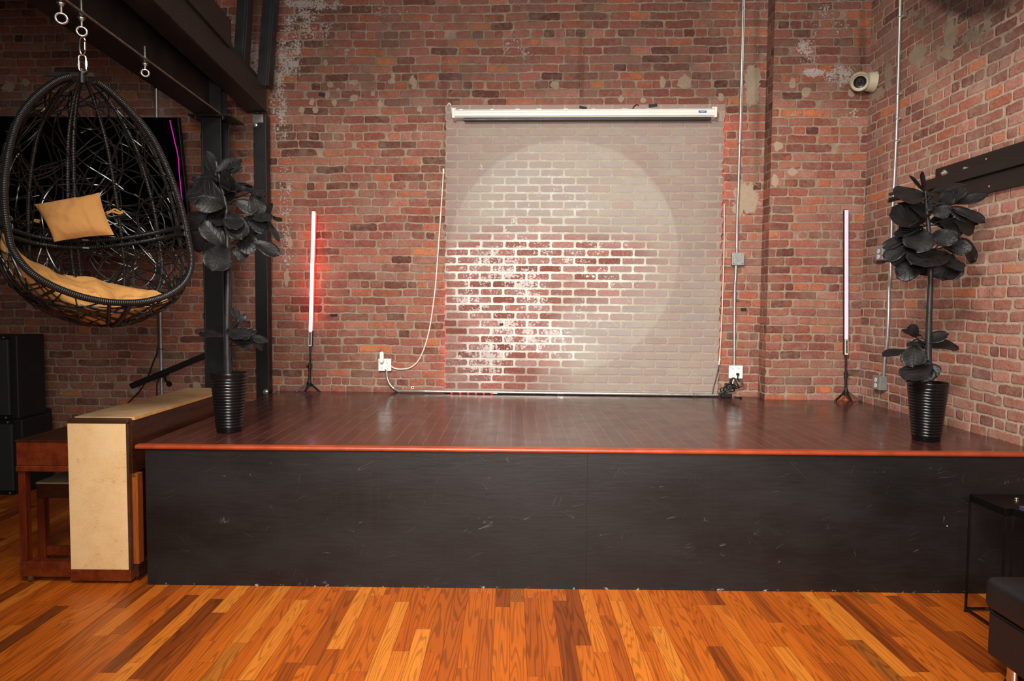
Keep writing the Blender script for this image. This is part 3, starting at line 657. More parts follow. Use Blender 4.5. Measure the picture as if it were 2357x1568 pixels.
# ------------------------------------------------------------------ eye bolts and hanging hardware
def eye_bolt(px, py_eye, label, R=.021):
    # on the bottom flange, under its lip
    best = None
    for i in range(400):
        p = P0+bd*(i/399*LB)-bx*.03; p.z = zb1
        q = proj(p)
        if best is None or abs(q[0]-px) < best[0]: best = (abs(q[0]-px), p)
    p = best[1]; ez = at_plane(px, py_eye, p, Vector((p.x, p.y, 0)).normalized()).z
    o = thing('eye_bolt', label, 'eye bolt', p)
    view = Vector((p.x, p.y, 0)).normalized()
    b = MB(); c = Vector((p.x, p.y, ez)); b.torus(c, view, R, .0058, 28, 10); b.build('eye', m_zinc, o)
    b = MB(); b.cyl((p.x, p.y, ez+R), (p.x, p.y, zb1+.10), .0058, 12); b.build('shank', m_zinc, o)
    b = MB(); b.cyl((p.x, p.y, zb1-.004), (p.x, p.y, zb1-.001), .019, 20); b.cyl((p.x, p.y, zb1-.016), (p.x, p.y, zb1-.004), .0115, 6); b.build('nut', m_zinc, o, smooth=35)
    b = MB(); b.cyl((p.x, p.y, zb1+.017), (p.x, p.y, zb1+.02), .019, 20); b.cyl((p.x, p.y, zb1+.02), (p.x, p.y, zb1+.034), .0115, 6); b.build('upper_nut', m_zinc, o, smooth=35)
    return p, c
p1_, e1_ = eye_bolt(140, 42, 'empty zinc eye bolt under the beam, farthest from the column', .024)
p2_, e2_ = eye_bolt(187, 72, 'zinc eye bolt under the beam holding the chair chain', .022)
p3_, e3_ = eye_bolt(334, 168, 'empty zinc eye bolt under the beam closest to the column', .020)
vv = Vector((e2_.x, e2_.y, 0)).normalized(); sd = Vector((vv.y, -vv.x, 0))
dz = px_w(1, (e2_-EYE).dot(fwd))
b = MB()                                   # carabiner: narrow pear loop
cz = e2_.z-px_w(33, 3.4)
lp = [(0, .042), (.010, .036), (.013, .016), (.011, -.02), (.006, -.038), (0, -.043), (-.008, -.036), (-.012, -.01), (-.011, .02), (-.008, .036)]
b.tube(spline([Vector((e2_.x, e2_.y, cz))+sd*a+Vector((0, 0, h_)) for a, h_ in lp], 5, True), .0042, 8, True)
hk = thing('carabiner', 'small steel carabiner clipped in the eye bolt above the chair', 'carabiner', (e2_.x, e2_.y, cz)); b.build('hook', m_chrome, hk)
b = MB(); b.cyl(Vector((e2_.x, e2_.y, cz+.02))+sd*.012, Vector((e2_.x, e2_.y, cz-.018))+sd*.0118, .0058, 10); b.build('gate', m_chrome, hk)
lz = cz-px_w(30, 3.4)-.022
b = MB(); lp = [(.016*math.cos(a), (.026 if math.sin(a) > 0 else -.026)+.016*math.sin(a)) for a in [i*2*PI/24 for i in range(24)]]
ql = thing('quick_link', 'oval steel quick link between carabiner and egg chair', 'chain link', (e2_.x, e2_.y, lz))
b.tube([Vector((e2_.x, e2_.y, lz))+sd*a+Vector((0, 0, h_)) for a, h_ in lp], .0048, 8, True); b.build('link', m_chrome, ql)
b = MB(); b.cyl(Vector((e2_.x, e2_.y, lz+.014))+sd*.016, Vector((e2_.x, e2_.y, lz-.014))+sd*.016, .0075, 6); b.build('screw_sleeve', m_zinc, ql, smooth=30)
HANG = Vector((e2_.x, e2_.y, lz-.036))

# ------------------------------------------------------------------ fittings on the back wall
def flat_box(b, c, w, h, d, off=0.):            # box on the back wall; c = point on the wall plane
    b.obox(Vector(c)+WN*(off+d/2), WT, WN, (0, 0, 1), w/2, d/2, h/2); return b
def W_poly(pts, off): return [W(x, y, off) for x, y in pts]
S = 6.05/F                                       # metres per pixel at the back wall
# television
tw, tht = 1.88, 1.07
tc = at_y(229, 424, 5.75); trx = at_y(428, 424, 5.75).x
TL = thing('television', 'large flat television switched on black with a magenta line, behind the egg chair', 'television', (trx-tw/2, 5.75, tc.z))
Rt = Matrix.Rotation(math.radians(11), 3, 'X')
TL.rotation_euler = (math.radians(11), 0, 0)
b = MB(); b.box((-tw/2, -.012, -tht/2), (tw/2, .035, tht/2)); b.build('casing', m_blackplastic, TL, world=False, bevel=.004)
b = MB(); b.box((-tw/2+.008, -.016, -tht/2+.012), (tw/2-.008, -.0125, tht/2-.008)); b.build('screen', m_screen, TL, world=False, smooth=0)
inv = Matrix.Translation(TL.location) @ TL.rotation_euler.to_matrix().to_4x4(); inv = inv.inverted()
nrm_tv = Rt @ Vector((0, -1, 0))
ln = [(391, 277), (395, 295), (399, 312), (403, 330), (408, 350), (411, 370), (412, 390), (414, 412), (417, 440), (420, 470), (423, 500), (424, 530)]
pts = [inv @ at_plane(x, y, TL.location+nrm_tv*.0175, nrm_tv) for x, y in ln]
b = MB(); b.tube(spline(pts, 4), .0042, 6); b.build('screen_line', m_magenta, TL, world=False)['label'] = 'thin wavy magenta line on the screen'
b = MB(); b.box((-.25, .035, -.15), (.25, .07, .15)); b.box((-.03, .07, -.04), (.03, .30, .04)); b.build('wall_bracket', m_black, TL, world=False, smooth=0)
# thin conduit behind the television
def pipe_wall(name, pts, r, off, mat, label, cat, n=1, extra=None, seg_=10):
    P = [W(x, y, off) for x, y in pts]
    b = MB(); b.tube(P if n == 1 else spline(P, n), r, seg_)
    if extra: extra(b)
    return tag(b.build(name, mat), label, cat)
zf = Vector((0, 0, 1))
def c_left(b): pass
cpL = W(366, 560, .02)
b = MB(); b.cyl((cpL.x, cpL.y, .0), (cpL.x, cpL.y, 4.4), .0145, 12)
con = thing('conduit', 'straight vertical steel conduit on the wall beside the television', 'conduit', (cpL.x, cpL.y, 0)); b.build('pipe', m_galv, con)
for py in (205, 803):
    z = W(366, py).z; b = MB(); b.torus((cpL.x, cpL.y, z), (0, 0, 1), .018, .004, 16, 6); b.build('cable_tie', m_cord_b, con)
pts = [W(363, 560, .03), W(361, 640, .03), W(362, 720, .03), W(363, 800, .045), W(352, 835, .03), W(340, 868, .02), W(322, 900, .015), W(300, 922, .015), W(285, 938, .015)]
b = MB(); b.tube(spline(pts, 6), .0055, 8); tag(b.build('cable', m_cord_b), 'thin black cable slanting off the conduit beside the handrail', 'cable')
b = MB(); b.tube(spline([W(366, 868, .03), W(361, 885, .035), W(361, 905, .03), W(362, 930, .02)], 5), .006, 8); tag(b.build('cable', m_cord_b), 'short black cable hanging straight beside the conduit foot', 'cable')
# handrail
ha, hb = W(302, 889, .085), W(505, 805, .085)
hr = thing('handrail', 'black sloping handrail bracketed to the brick wall', 'handrail', ha)
b = MB(); b.bar(ha, hb, .05, .048, (0, 0, 1)); b.build('rail', m_black, hr, smooth=0, bevel=.008)
for px, py in ((378, 866), (474, 824)):
    k0 = W(px, py, .085); k1 = W(px+9, py+15, .03); k2 = W(px+12, py+18, .0)
    b = MB(); b.tube(spline([k0, (k0+k1)/2+Vector((0, 0, -.012)), k1, k2], 4), .009, 8); b.cyl(k2, k2+WN*.008, .026, 16); b.obox(k0+Vector((0, 0, .0)), (hb-ha).normalized(), WN, Vector((0, 0, 1)), .04, .012, .004); b.build('bracket', m_black, hr)
# projection screen housing
sc0, sc1 = W(1046, 263, .1), W(1646, 263, .1)
zt_, zb_ = W(1345, 252, .1).z, W(1345, 271, .1).z
ps = thing('projector_screen', 'long white roll up projector screen housing above the brick panel', 'projector screen', (sc0+sc1)/2)
b = MB(); hgt = zt_-zb_
prf = [(0, 0), (.075, .0), (.092, .012), (.096, hgt*.45), (.088, hgt*.55), (.086, hgt-.018), (.07, hgt), (0, hgt)]
off0 = POFFS+.004
base0 = Vector((sc0.x, WY0+WM*sc0.x, zb_))+WN*off0
b.prism(prf, base0, WN, (0, 0, 1), WT, (sc1-sc0).length); b.build('housing', m_offwhite, ps, smooth=25)
for k, x in ((0, sc0), (1, sc1)):
    c = Vector((x.x, WY0+WM*x.x, (zt_+zb_)/2))+WN*(off0+.048)
    b = MB(); b.obox(c, WT, WN, (0, 0, 1), .012, .052, hgt/2+.008); b.obox(c+Vector((0, 0, hgt/2+.018))-WN*.04, WT, WN, (0, 0, 1), .010, .008, .014)
    b.build('end_cap', m_offwhite, ps, smooth=25, bevel=.004)
b = MB(); c0 = Vector((sc0.x+.085, WY0+WM*(sc0.x+.085), zb_-.012))+WN*(off0+.05); c1 = Vector((sc1.x-.03, WY0+WM*(sc1.x-.03), zb_-.012))+WN*(off0+.05)
b.bar(c0, c1, .03, .022); b.build('bottom_bar', m_black, ps, smooth=0, bevel=.004)['label'] = 'black weight bar under the housing'
tp = W(1616, 260, .1); b = MB(); c = Vector((tp.x, WY0+WM*tp.x, tp.z))+WN*(off0+.0935)
b.obox(c, WT, WN, (0, 0, 1), .032, .004, .009); tb = b.build('blue_tape', m_bluetape, ps, smooth=0); tb['label'] = 'small blue tape label with white scribble'
b = MB()
for i in range(5): b.obox(c+WN*.0046+WT*(-.016+i*.008)+Vector((0, 0, .001*(-1)**i)), WT, WN, (0, 0, 1), .0014, .0004, .0035)
b.obox(c+WN*.0046+Vector((0, 0, -.0008)), WT, WN, (0, 0, 1), .018, .0004, .0007)
sb = b.build('tape_writing', m_white, tb, world=True, smooth=0)
for i in range(10):
    x = sc0.x+.08+i*.23+random.uniform(-.05, .05); c = Vector((x, WY0+WM*x, zt_+.001))+WN*(off0+.06); b = MB(); b.obox(c, WT, WN, zf, random.uniform(.012, .03), .012, .003)
    b.build('tape_tab', m_grey, ps, smooth=0)
# white power cord from the screen to the outlet
cp = [(1030, 243, .012), (1034, 238, .02), (1039, 246, .03), (1041, 262, .05), (1044, 272, .07), (1053, 273, .08)]
b = MB(); b.tube(spline([W(x, y, o) for x, y, o in cp], 6), .0055, 8); tag(b.build('power_cord', m_cord_w), 'short white cord curling out of the screen housing end', 'cord')
cp = [(1021, 392, .01), (1018, 440, .012), (1014, 500, .012), (1009, 570, .012), (1003, 650, .012), (996, 710, .012), (988, 760, .012), (977, 800, .012), (963, 830, .013), (945, 846, .018), (925, 850, .022), (908, 848, .026), (899, 842, .03), (893, 835, .032)]
cw_ = thing('extension_cord', 'long white cord drooping from the brick panel edge to the outlet', 'cord', W(1021, 392))
b = MB(); b.tube(spline([W(x, y, o) for x, y, o in cp], 5), .0062, 8); b.build('cable', m_cord_w, cw_)
b = MB(); q = W(892.5, 834, .018); b.cyl(q, q+WN*.03, .013, 14, .009); b.build('plug', m_cord_w, cw_)
b = MB(); q = W(1021, 394, .008); b.obox(q, WT, WN, zf, .008, .006, .022); b.build('cable_clip', m_cord_w, cw_, smooth=30, bevel=.002)
# outlets
def outlet(px0, py0, px1, py1, label, plugged=()):
    c = W((px0+px1)/2, (py0+py1)/2); w = (px1-px0)*S; h = (py1-py0)*S
    o = thing('wall_outlet', label, 'outlet', c)
    b = MB(); flat_box(b, c, w*.86, h*.86, .035); b.build('back_box', m_grey, o, smooth=0)
    b = MB(); flat_box(b, c, w, h, .006, .0352); b.build('cover_plate', m_white, o, smooth=25, bevel=.0025)
    for ix in (-1, 1):
        for iz in (-1, 1):
            q = c+WT*(ix*w*.22)+zf*(iz*h*.24)+WN*.0413
            b = MB(); b.cyl(q, q+WN*.002, .0165, 22); s_ = b.build('socket', m_white, o, smooth=35)
            b = MB()
            for dx in (-.0055, .0055): b.obox(q+WT*dx+zf*.004+WN*.0021, WT, WN, zf, .0013, .0004, .004)
            b.cyl(q-zf*.007+WN*.0018, q-zf*.007+WN*.0025, .0026, 8); b.build('slots', m_slot, s_, smooth=0)
    return o, c, w, h
oL, cL, wL, hL = outlet(873, 825, 903, 853, 'white four socket outlet with a plug in adapter above the bent conduit')
oR, cR, wR, hR = outlet(1675, 841, 1706, 870, 'white four socket outlet with a black plug in its lower corner')
ad = thing('plug_adapter', 'rounded white plug in adapter on the wall outlet', 'adapter', W(880, 832, .04))
b = MB(); q = W(880, 825, .042); 
prof = [(.018*math.cos(a), (.035 if math.sin(a) > 0 else -.030)+.018*math.sin(a)) for a in [i*2*PI/28 for i in range(28)]]
b.prism(prof, q+zf*.008, WT, zf, WN, .032); b.build('body', m_white, ad, smooth=35, bevel=.005, bseg=3)
b = MB(); b.torus(q-zf*.022+WN*.034, WN, .016, .0018, 20, 6, a0=PI, a1=2*PI, hint=WT); b.build('rim', m_grey, ad)
# bent conduit along the stage
def cond(pts, label, n=1, r=.0128, off=.022, name='conduit'):
    P = [W(x, y, off) for x, y in pts]
    o = thing(name, label, 'conduit', P[0]); b = MB(); b.tube(spline(P, n) if n > 1 else P, r, 14); b.build('pipe', m_galv, o); return o
zc = SZ+.018
def low(px): 
    p = W(px, 908, .056); return Vector((p.x, p.y, zc))
b = MB(); P = [W(890, 853, .026), W(890.5, 862, .026), W(892, 872, .026), W(897, 884, .026), W(906, 894, .026), W(918, 901, .040)]
P = spline(P, 6)+[low(932), low(1000), low(1200), low(1400), low(1600), low(1640)]+spline([low(1652), W(1664, 904, .050), W(1675, 897, .036), W(1684, 886, .026), W(1688, 876, .026), W(1689, 870, .026)], 6)
cn = thing('conduit', 'galvanised conduit bending down and running along the stage foot between both outlets', 'conduit', low(1300))
b.tube(P, .0135, 14); b.build('pipe', m_galv, cn)
for px in (985, 1290, 1600):
    b = MB(); p = low(px); b.cyl(p-WT*.025, p+WT*.025, .0165, 14); b.build('coupling', m_zinc, cn)
b = MB(); p = W(889, 855, .026); b.cyl(p, p+zf*.02, .018, 14); b.build('connector', m_zinc, cn)
# tall conduit with junction box
cn = cond([(1711.5, -40), (1706, 200), (1700, 420), (1697, 500), (1696, 584)], 'tall galvanised conduit running up from the square junction box', 4, .0128, .022)
for py in (20, 330):
    b = MB(); p = W(1708-.022*py, py, .022); b.torus(p, zf, .0145, .004, 16, 6); b.obox(p+WT*.026-WN*.012, WT, WN, zf, .014, .003, .010); b.build('strap', m_zinc, cn)
cn = cond([(1694, 610), (1693, 640), (1691.5, 655), (1690.5, 700), (1690, 760), (1690, 842)], 'galvanised conduit between the square junction box and the outlet below', 4, .0128, .022)
b = MB(); p = W(1697, 690, .01); b.cyl(p, p+WN*.02, .010, 10); b.build('strap', m_zinc, cn)
jb = thing('junction_box', 'square grey steel junction box on the tall conduit', 'junction box', W(1695, 597))
b = MB(); flat_box(b, W(1695, 597), 26*S, 27*S, .05); b.build('box', m_grey, jb, smooth=25, bevel=.004)
b = MB(); c = W(1695, 597); flat_box(b, c, 27*S, 28*S, .004, .0505)
b.build('cover', m_grey, jb, smooth=25, bevel=.002)
for sx in (-1, 1):
    b = MB(); q = c+WT*(sx*10*S)+zf*(-sx*10.5*S if sx > 0 else -10.5*S)+WN*.0545; b.cyl(q, q+WN*.002, .004, 8); b.build('screw', m_slot, jb)
b = MB(); b.tube(spline([W(1715, -30, .03), W(1708, 220, .03), W(1702, 400, .03), W(1697, 480, .034), W(1695, 570, .036)], 6), .0035, 6); tag(b.build('cable', m_cord_w), 'thin white cable hugging the tall conduit', 'cable')
# red led strips behind the brick panel
ls = thing('led_strip', 'glowing red LED strip hanging down the edge of the brick panel', 'led strip', W(1662, 660, .04))
cp = [(1667, 470), (1667, 540), (1666, 600), (1664, 660), (1662, 720), (1659, 780), (1656.5, 825)]
pts = spline([W(x, y, .045) for x, y in cp], 8)
b = MB(); b.tube(pts, .0042, 6); b.build('tape', m_led_wire, ls)
for i in range(0, len(pts), 2): b = MB(); b.ball(pts[i]+WN*.002-WT*.002, .0036, 8, 6); b.build('diode', m_diode, ls)
b = MB(); q0, q1 = W(1656.5, 825, .045), W(1655, 840, .045); b.cyl(q0, q1, .009, 10, .006); b.build('end_connector', m_cord_w, ls)
b = MB(); b.tube(spline([W(1655, 840, .045), W(1650, 865, .05), W(1643, 890, .06), W(1640, 908, .07)], 6), .0042, 8); b.build('lead', m_cord_b, ls)
# strips tucked in the gap at both sides of the panel
for x0, ya, yb2, lab in ((1672, 262, 470, 'red LED strip tucked behind the panel edge facing the tall conduit'), (1018, 640, 893, 'red LED strip tucked behind the panel edge facing the white cord')):
    b = MB(); s_ = -1 if x0 > 1300 else 1
    xx = (xb-.017) if x0 > 1300 else (xa+.014)
    p0 = wall_pt(xx, W(x0, ya).z, .018); p1 = wall_pt(xx, W(x0, yb2).z, .018)
    b.bar(p0, p1, .004, .010, WN); tag(b.build('led_strip', m_led_red, smooth=0), lab, 'led strip')
ls2 = thing('led_strip', 'short red LED strip lying on the stage at the panel foot', 'led strip', low(1090))
lp = [low(x)+WN*.024+zf*(-.008) for x in (1040, 1060, 1078, 1096, 1114, 1132)]
b = MB(); b.tube([p-zf*.006 for p in lp], .003, 6); b.build('tape', m_cord_b, ls2)
for p in lp: b = MB(); b.ball(p, .007, 8, 6); b.build('diode', m_led_red, ls2)
b = MB(); b.cyl(lp[-1]+WT*.01, lp[-1]+WT*.05, .006, 8); b.build('end_connector', m_grey, ls2)
# black plug and tangled cord under the outlet at the panel side
pc = thing('power_cord', 'tangled black power cord plugged in the outlet and heaped on the stage', 'cord', W(1690, 905, .05))
q = W(1697, 861, .043); b = MB(); b.obox(q+WN*.012, WT, WN, zf, .011, .014, .010); b.build('plug', m_blackplastic, pc, smooth=25, bevel=.004)
rnd = random.Random(5); pts = [q+WN*.02-zf*.008, W(1699, 872, .06)]
for i in range(46):
    a = i*.9; t = i/45
    cxp = 1697-t*40+12*math.cos(a)*(1-.3*t); cyp = 880+t*26+10*math.sin(a*1.13)*(1-.55*t)
    p = W(cxp+rnd.uniform(-3, 3), cyp+rnd.uniform(-3, 3), .05+.03*rnd.random()); p.z = max(p.z, SZ+.008); pts.append(p)
b = MB(); b.tube(spline(pts, 5), .0052, 7); b.build('cable', m_cord_b, pc)
b = MB(); b.obox(Vector((W(1672, 912, .09).x, W(1672, 912, .09).y, SZ+.018)), WT, WN, zf, .045, .02, .016); b.build('power_brick', m_blackplastic, pc, smooth=25, bevel=.005)
b = MB(); b.tube(spline([Vector((W(x, 912, o).x, W(x, 912, o).y, SZ+.006)) for x, o in ((1690, .07), (1702, .10), (1708, .13), (1703, .15))], 5), .0045, 7); b.build('loose_end', m_cord_b, pc)
# bits of tape and small wall marks
def tape(px, py, w, h, rot, label, off=.0):
    c = W(px, py, off+.002); ca, sa = math.cos(rot), math.sin(rot)
    b = MB(); b.obox(c, WT*ca+zf*sa, WN, zf*ca-WT*sa, w*S/2, .0015, h*S/2); return tag(b.build('tape_piece', m_tape, smooth=0), label, 'tape')
tape(741, 218, 15, 8, -.25, 'small black tape scrap high on the wall nearest the channel beam')
tape(768, 726, 17, 6, 0, 'flat black tape scrap on the bricks beside the red light tube')
tape(1712, 713, 12, 7, 0, 'small black tape scrap beside the lower conduit')
tape(1342, 248, 17, 6, -.25, 'black tape scrap over the middle of the screen housing', POFFS)
tape(1503, 243, 19, 7, .13, 'black tape scrap over the screen housing nearer the blue tape', POFFS)
b = MB(); b.tube(spline([W(1455, 252, .06), W(1460, 244, .05), W(1466, 241, .045), W(1470, 243, .045)], 5), .004, 6); tag(b.build('wire_end', m_cord_b), 'short hooked black wire poking up over the screen housing', 'wire')
b = MB(); flat_box(b, W(950, 892), 6*S, 6*S, .006); cc = tag(b.build('cable_clip', m_white, smooth=0, bevel=.001), 'tiny square white clip on bricks above the low conduit', 'clip')
b = MB(); q = W(950, 892, .007); b.cyl(q, q+WN*.002, .006, 10); b.build('clip_hole', m_slot, cc, world=False)
b = MB(); flat_box(b, W(1154, 747, POFFS), 9*S, 5*S, .004); tag(b.build('tape_piece', m_tape, smooth=0), 'torn black tape scrap stuck low on the brick panel', 'tape')

# ------------------------------------------------------------------ right wall
ZV = Vector((0, 0, 1)); RN = Vector((-1, 0, 0))
cu = thing('conduit', 'long galvanised conduit up the side wall behind the plant', 'conduit', RW(2040, 590, .02))
pts = [(2073, -40), (2069, 120), (2064, 290), (2058, 420), (2053, 500), (2051, 575)]
b = MB(); b.tube(spline([RW(x, y, .022) for x, y in pts], 4), .0128, 12); b.build('pipe', m_galv, cu)
for x, y in ((2070.5, 40), (2066, 218), (2064, 275), (2062.5, 325)):
    p = RW(x, y, .022); b = MB(); b.torus(p, ZV, .0145, .004, 14, 6); b.box(p+Vector((.008, -.035, -.008)), p+Vector((.02, -.008, .008))); b.build('strap', m_zinc, cu)
cu = thing('conduit', 'lower galvanised conduit on the side wall ending in the grey socket box', 'conduit', RW(2045, 700, .02))
pts = [(2050, 598), (2049, 640), (2046, 662), (2045, 720), (2042, 780), (2036, 830), (2034, 866)]
b = MB(); b.tube(spline([RW(x, y, .022) for x, y in pts], 4), .0128, 12); b.build('pipe', m_galv, cu)
def side_box(px, py, wY, h, d, label):
    c = RW(px, py, 0); o = thing('socket_box', label, 'socket box', c)
    b = MB(); b.box((c.x-d, c.y-wY/2, c.z-h/2), (c.x-.001, c.y+wY/2, c.z+h/2)); b.build('box', m_grey, o, smooth=25, bevel=.004)
    # sockets on the face towards the room
    b = MB(); b.box((c.x-d-.003, c.y-wY/2+.004, c.z-h/2+.004), (c.x-d, c.y+wY/2-.004, c.z+h/2-.004)); b.build('cover_plate', m_grey, o, smooth=25, bevel=.001)
    for s in (-1, 1):
        q = Vector((c.x-d-.003, c.y+.0, c.z+s*.022)); b = MB(); b.cyl(q, q+RN*.003, .017, 18); k_ = b.build('socket', m_white, o)
        b = MB(); 
        for dy in (-.006, .006): b.box((q.x-.0036, q.y+dy-.0014, q.z-.002), (q.x-.0031, q.y+dy+.0014, q.z+.006))
        b.build('slots', m_slot, k_, smooth=0)
    return o
side_box(2039, 585, .10, .10, .055, 'grey steel socket box half hidden by the plant leaves')
side_box(2034, 881, .11, .11, .06, 'grey steel socket box low on the side wall above the stage')
# security camera in the corner
cc = at_x(1979, 188, XR-.115)
sc_ = thing('security_camera', 'round beige security camera in the upper corner', 'camera', cc)
look = (EYE+Vector((0.2, 0, -1.0))-cc).normalized()
b = MB(); b.cyl((XR-.001, cc.y-.01, cc.z-.006), (XR-.062, cc.y-.004, cc.z-.002), .082, 28, .072); b.build('base', m_cream, sc_)
b = MB(); R_ = .078
prof = [(R_*math.sin(a), -R_*math.cos(a)) for a in [PI*.05+i*(PI*.62)/12 for i in range(13)]]
prof += [(R_*.80, R_*.40), (R_*.62, R_*.34), (R_*.60, R_*.10)]
b.lathe(prof, cc, look, 36, cap1=False); b.build('housing', m_cream, sc_, smooth=50)
b = MB(); b.lathe([(R_*.60, .008), (R_*.62, .026), (.03, .018), (.028, .026), (.012, .026)], cc, look, 32, cap0=True, cap1=True); b.build('face', m_blackplastic, sc_)
b = MB(); b.ball(cc+look*.022, .017, 18, 12); b.torus(cc+look*.028, look, .022, .0015, 24, 6); b.build('lens', m_camlens, sc_)
b = MB(); y0_, z0_ = RW(2016, 200, 0).y, RW(2016, 200, 0).z
# black boards on the side wall
uz0, uz1 = RW(2357, 356).z, RW(2357, 328).z
lz0, lz1 = RW(2357, 427).z, RW(2357, 356).z
yend = RW(2163, 400).y; ymid = RW(2149, 430).y
wb = thing('wall_ledge', 'black painted wooden ledge boards bolted to the side wall above the plant', 'ledge', (XR, 3.6, lz0))
b = MB(); b.box((XR-.030, 2.2, uz0+.001), (XR-.001, yend, uz1)); b.build('upper_board', m_black, wb, smooth=0, bevel=.002)
zmid = RW(2357, 384).z
b = MB(); b.box((XR-.070, 2.2, zmid), (XR-.001, ymid, uz0)); b.build('ledge_board', m_black, wb, smooth=0, bevel=.004)
b = MB(); b.box((XR-.040, 2.2, lz0), (XR-.001, ymid, zmid-.001)); b.build('lower_board', m_black, wb, smooth=0, bevel=.002)
q = RW(2174, 399, .030); bolt(None, 'bolt', q, (-1, 0, 0), .014, m_zinc, wb)
q = RW(2222, 393, .030); b = MB(); b.box((q.x-.014, q.y-.012, q.z-.022), (q.x, q.y+.004, q.z+.022)); b.box((q.x-.004, q.y+.004, q.z-.006), (q.x, q.y+.05, q.z+.012)); b.build('latch', m_zinc, wb, smooth=0, bevel=.001)
for x, y, o in ((2270, 366, .030), (2277, 429, .040)):
    q = RW(x, y, o); b = MB(); b.cyl(q, q+RN*.002, .0055, 10); b.build('screw', m_edge, wb)
# ------------------------------------------------------------------ hanging egg chair
d0 = (HANG-EYE).dot(fwd)
zT = at_dist(190, 176, d0).z; zB = at_dist(235, 757, d0).z; HC = zT-zB
RC = .428
rt_x = [0, .015, .048, .133, .219, .304, .39, .475, .56, .65, .73, .817, .90, .95, .98, 1.]
rt_y = [.03, .16, .31, .55, .715, .81, .885, .94, .975, .995, 1., .92, .72, .50, .30, .02]
def er(t): return RC*interp(t, rt_x, rt_y)
def ed(t): return interp(t, [0, .1, .3, .6, .75, .9, 1.], [.012, .03, .06, .12, .185, .315, .42])
view = Vector((HANG.x, HANG.y)).normalized()
TW = math.radians(15)
chair = thing('egg_chair', 'hanging black wicker egg chair with tan cushions, hung from the steel beam', 'hanging chair', (HANG.x, HANG.y, zT), math.atan2(view.y, view.x)-PI/2+TW)
CM = Matrix.Translation(chair.location) @ Matrix.Rotation(chair.rotation_euler.z, 4, 'Z')
def CP(phi, t, k=1., out=0.):                     # local point of the shell: phi 0 = back
    r = er(t)*k+out
    return Vector((r*math.sin(phi)+.058*t*HC, r*math.cos(phi)-.02*t, -t*HC))
def inside(phi, t): return er(t)*math.cos(phi) > -ed(t)-1e-4
te = max(i/2000 for i in range(1400, 1990) if er(i/2000) > ed(i/2000))
def rim_phi(t): return math.acos(max(-1, min(1, -ed(t)/er(t))))
ts = [.012, .03, .06, .1, .15, .21, .28, .36, .45, .54, .63, .71, .78, .83, .865, te-.012, te-.002]
right = [CP(rim_phi(t), t) for t in ts]; left = [CP(-rim_phi(t), t) for t in ts]
b = MB(); b.tube(spline(left+right[::-1], 7), .0165, 12); b.build('rim', m_rattan, chair, world=False)
for ph in (-.04, .04, -.56, .56, -1.08, 1.08, -1.5, 1.5):
    pts = [CP(ph, t, 1, -.004) for t in np.linspace(.01, .99, 26)]
    b = MB(); b.tube(spline(pts, 3), .0098 if abs(ph) > .1 else .0105, 9); b.build('rib', m_rattan, chair, world=False)
for ph in (2.6, 3.05, 3.35):
    b = MB(); t0 = te+.004; b.tube(spline([CP(ph, t, 1, -.004) for t in np.linspace(t0, .99, 8)], 4), .012 if ph == 3.05 else .009, 9); b.build('front_rib', m_rattan, chair, world=False)
for tt in (.628, .656):
    pm = rim_phi(tt); b = MB(); b.tube(spline([CP(-pm+2*pm*i/24, tt-.012*math.sin(-pm+2*pm*i/24)-.05*math.sin(-pm+2*pm*i/24)**2, 1, -.012) for i in range(25)], 3), .0125, 10); b.build('ring', m_rattan, chair, world=False)
for i, tt in enumerate((.622, .656)):
    b = MB(); p = CP(.12, tt, 1, -.026); b.box(p-Vector((.016, .004, .004)), p+Vector((.016, .004, .004))); b.build('ring_clip', m_grey, chair, world=False, smooth=0)
b = MB(); b.tube([CP(0, 0)+Vector((0, 0, .04)), CP(0, 0)+Vector((0, 0, -.03))], .014, 10); b.torus(CP(0, 0)+Vector((0, 0, .055)), (0, 1, 0), .018, .005, 18, 8)
b.build('hanger_hub', m_black, chair, world=False)
b = MB(); b.bar(CM.inverted() @ at_dist(104, 171, d0+.03), CM.inverted() @ at_dist(216, 173, d0+.03), .012, .020); b.build('hanger_bar', m_slot, chair, world=False, smooth=0)
# woven strands over the shell
rw = random.Random(21); b = MB(); made = 0
while made < 235:
    low_ = made > 150
    t = rw.uniform(.80, .985) if low_ else rw.uniform(.05, .97); pm = rim_phi(t) if t < te else PI
    ph = rw.uniform(-pm, pm); a = rw.uniform(0, 2*PI) if not low_ else rw.choice((0, PI))+rw.uniform(-.8, .8); k1 = rw.uniform(-4.5, 4.5); k2 = rw.uniform(1.5, 5); lay = rw.uniform(-.012, .008)
    pts = []; L = rw.uniform(.45, 1.15); n = int(L/.025)
    for i in range(n):
        if t < .03 or t > .995 or (t < te and not inside(ph, t)): break
        pts.append(CP(ph, t, 1, lay+.006*math.sin(i*.7)))
        a += .025*(k1+3.*math.sin(i*.025*k2*2+made)); t += .025*math.sin(a)/HC/1.05; ph += .025*math.cos(a)/max(.06, er(max(.01, min(.99, t))))
    if len(pts) < 7: continue
    made += 1; b.tube(pts, .0037, 5, caps=False)
tag(b.build('wicker_weave', m_strand, chair, world=False, smooth=60), kind='stuff')
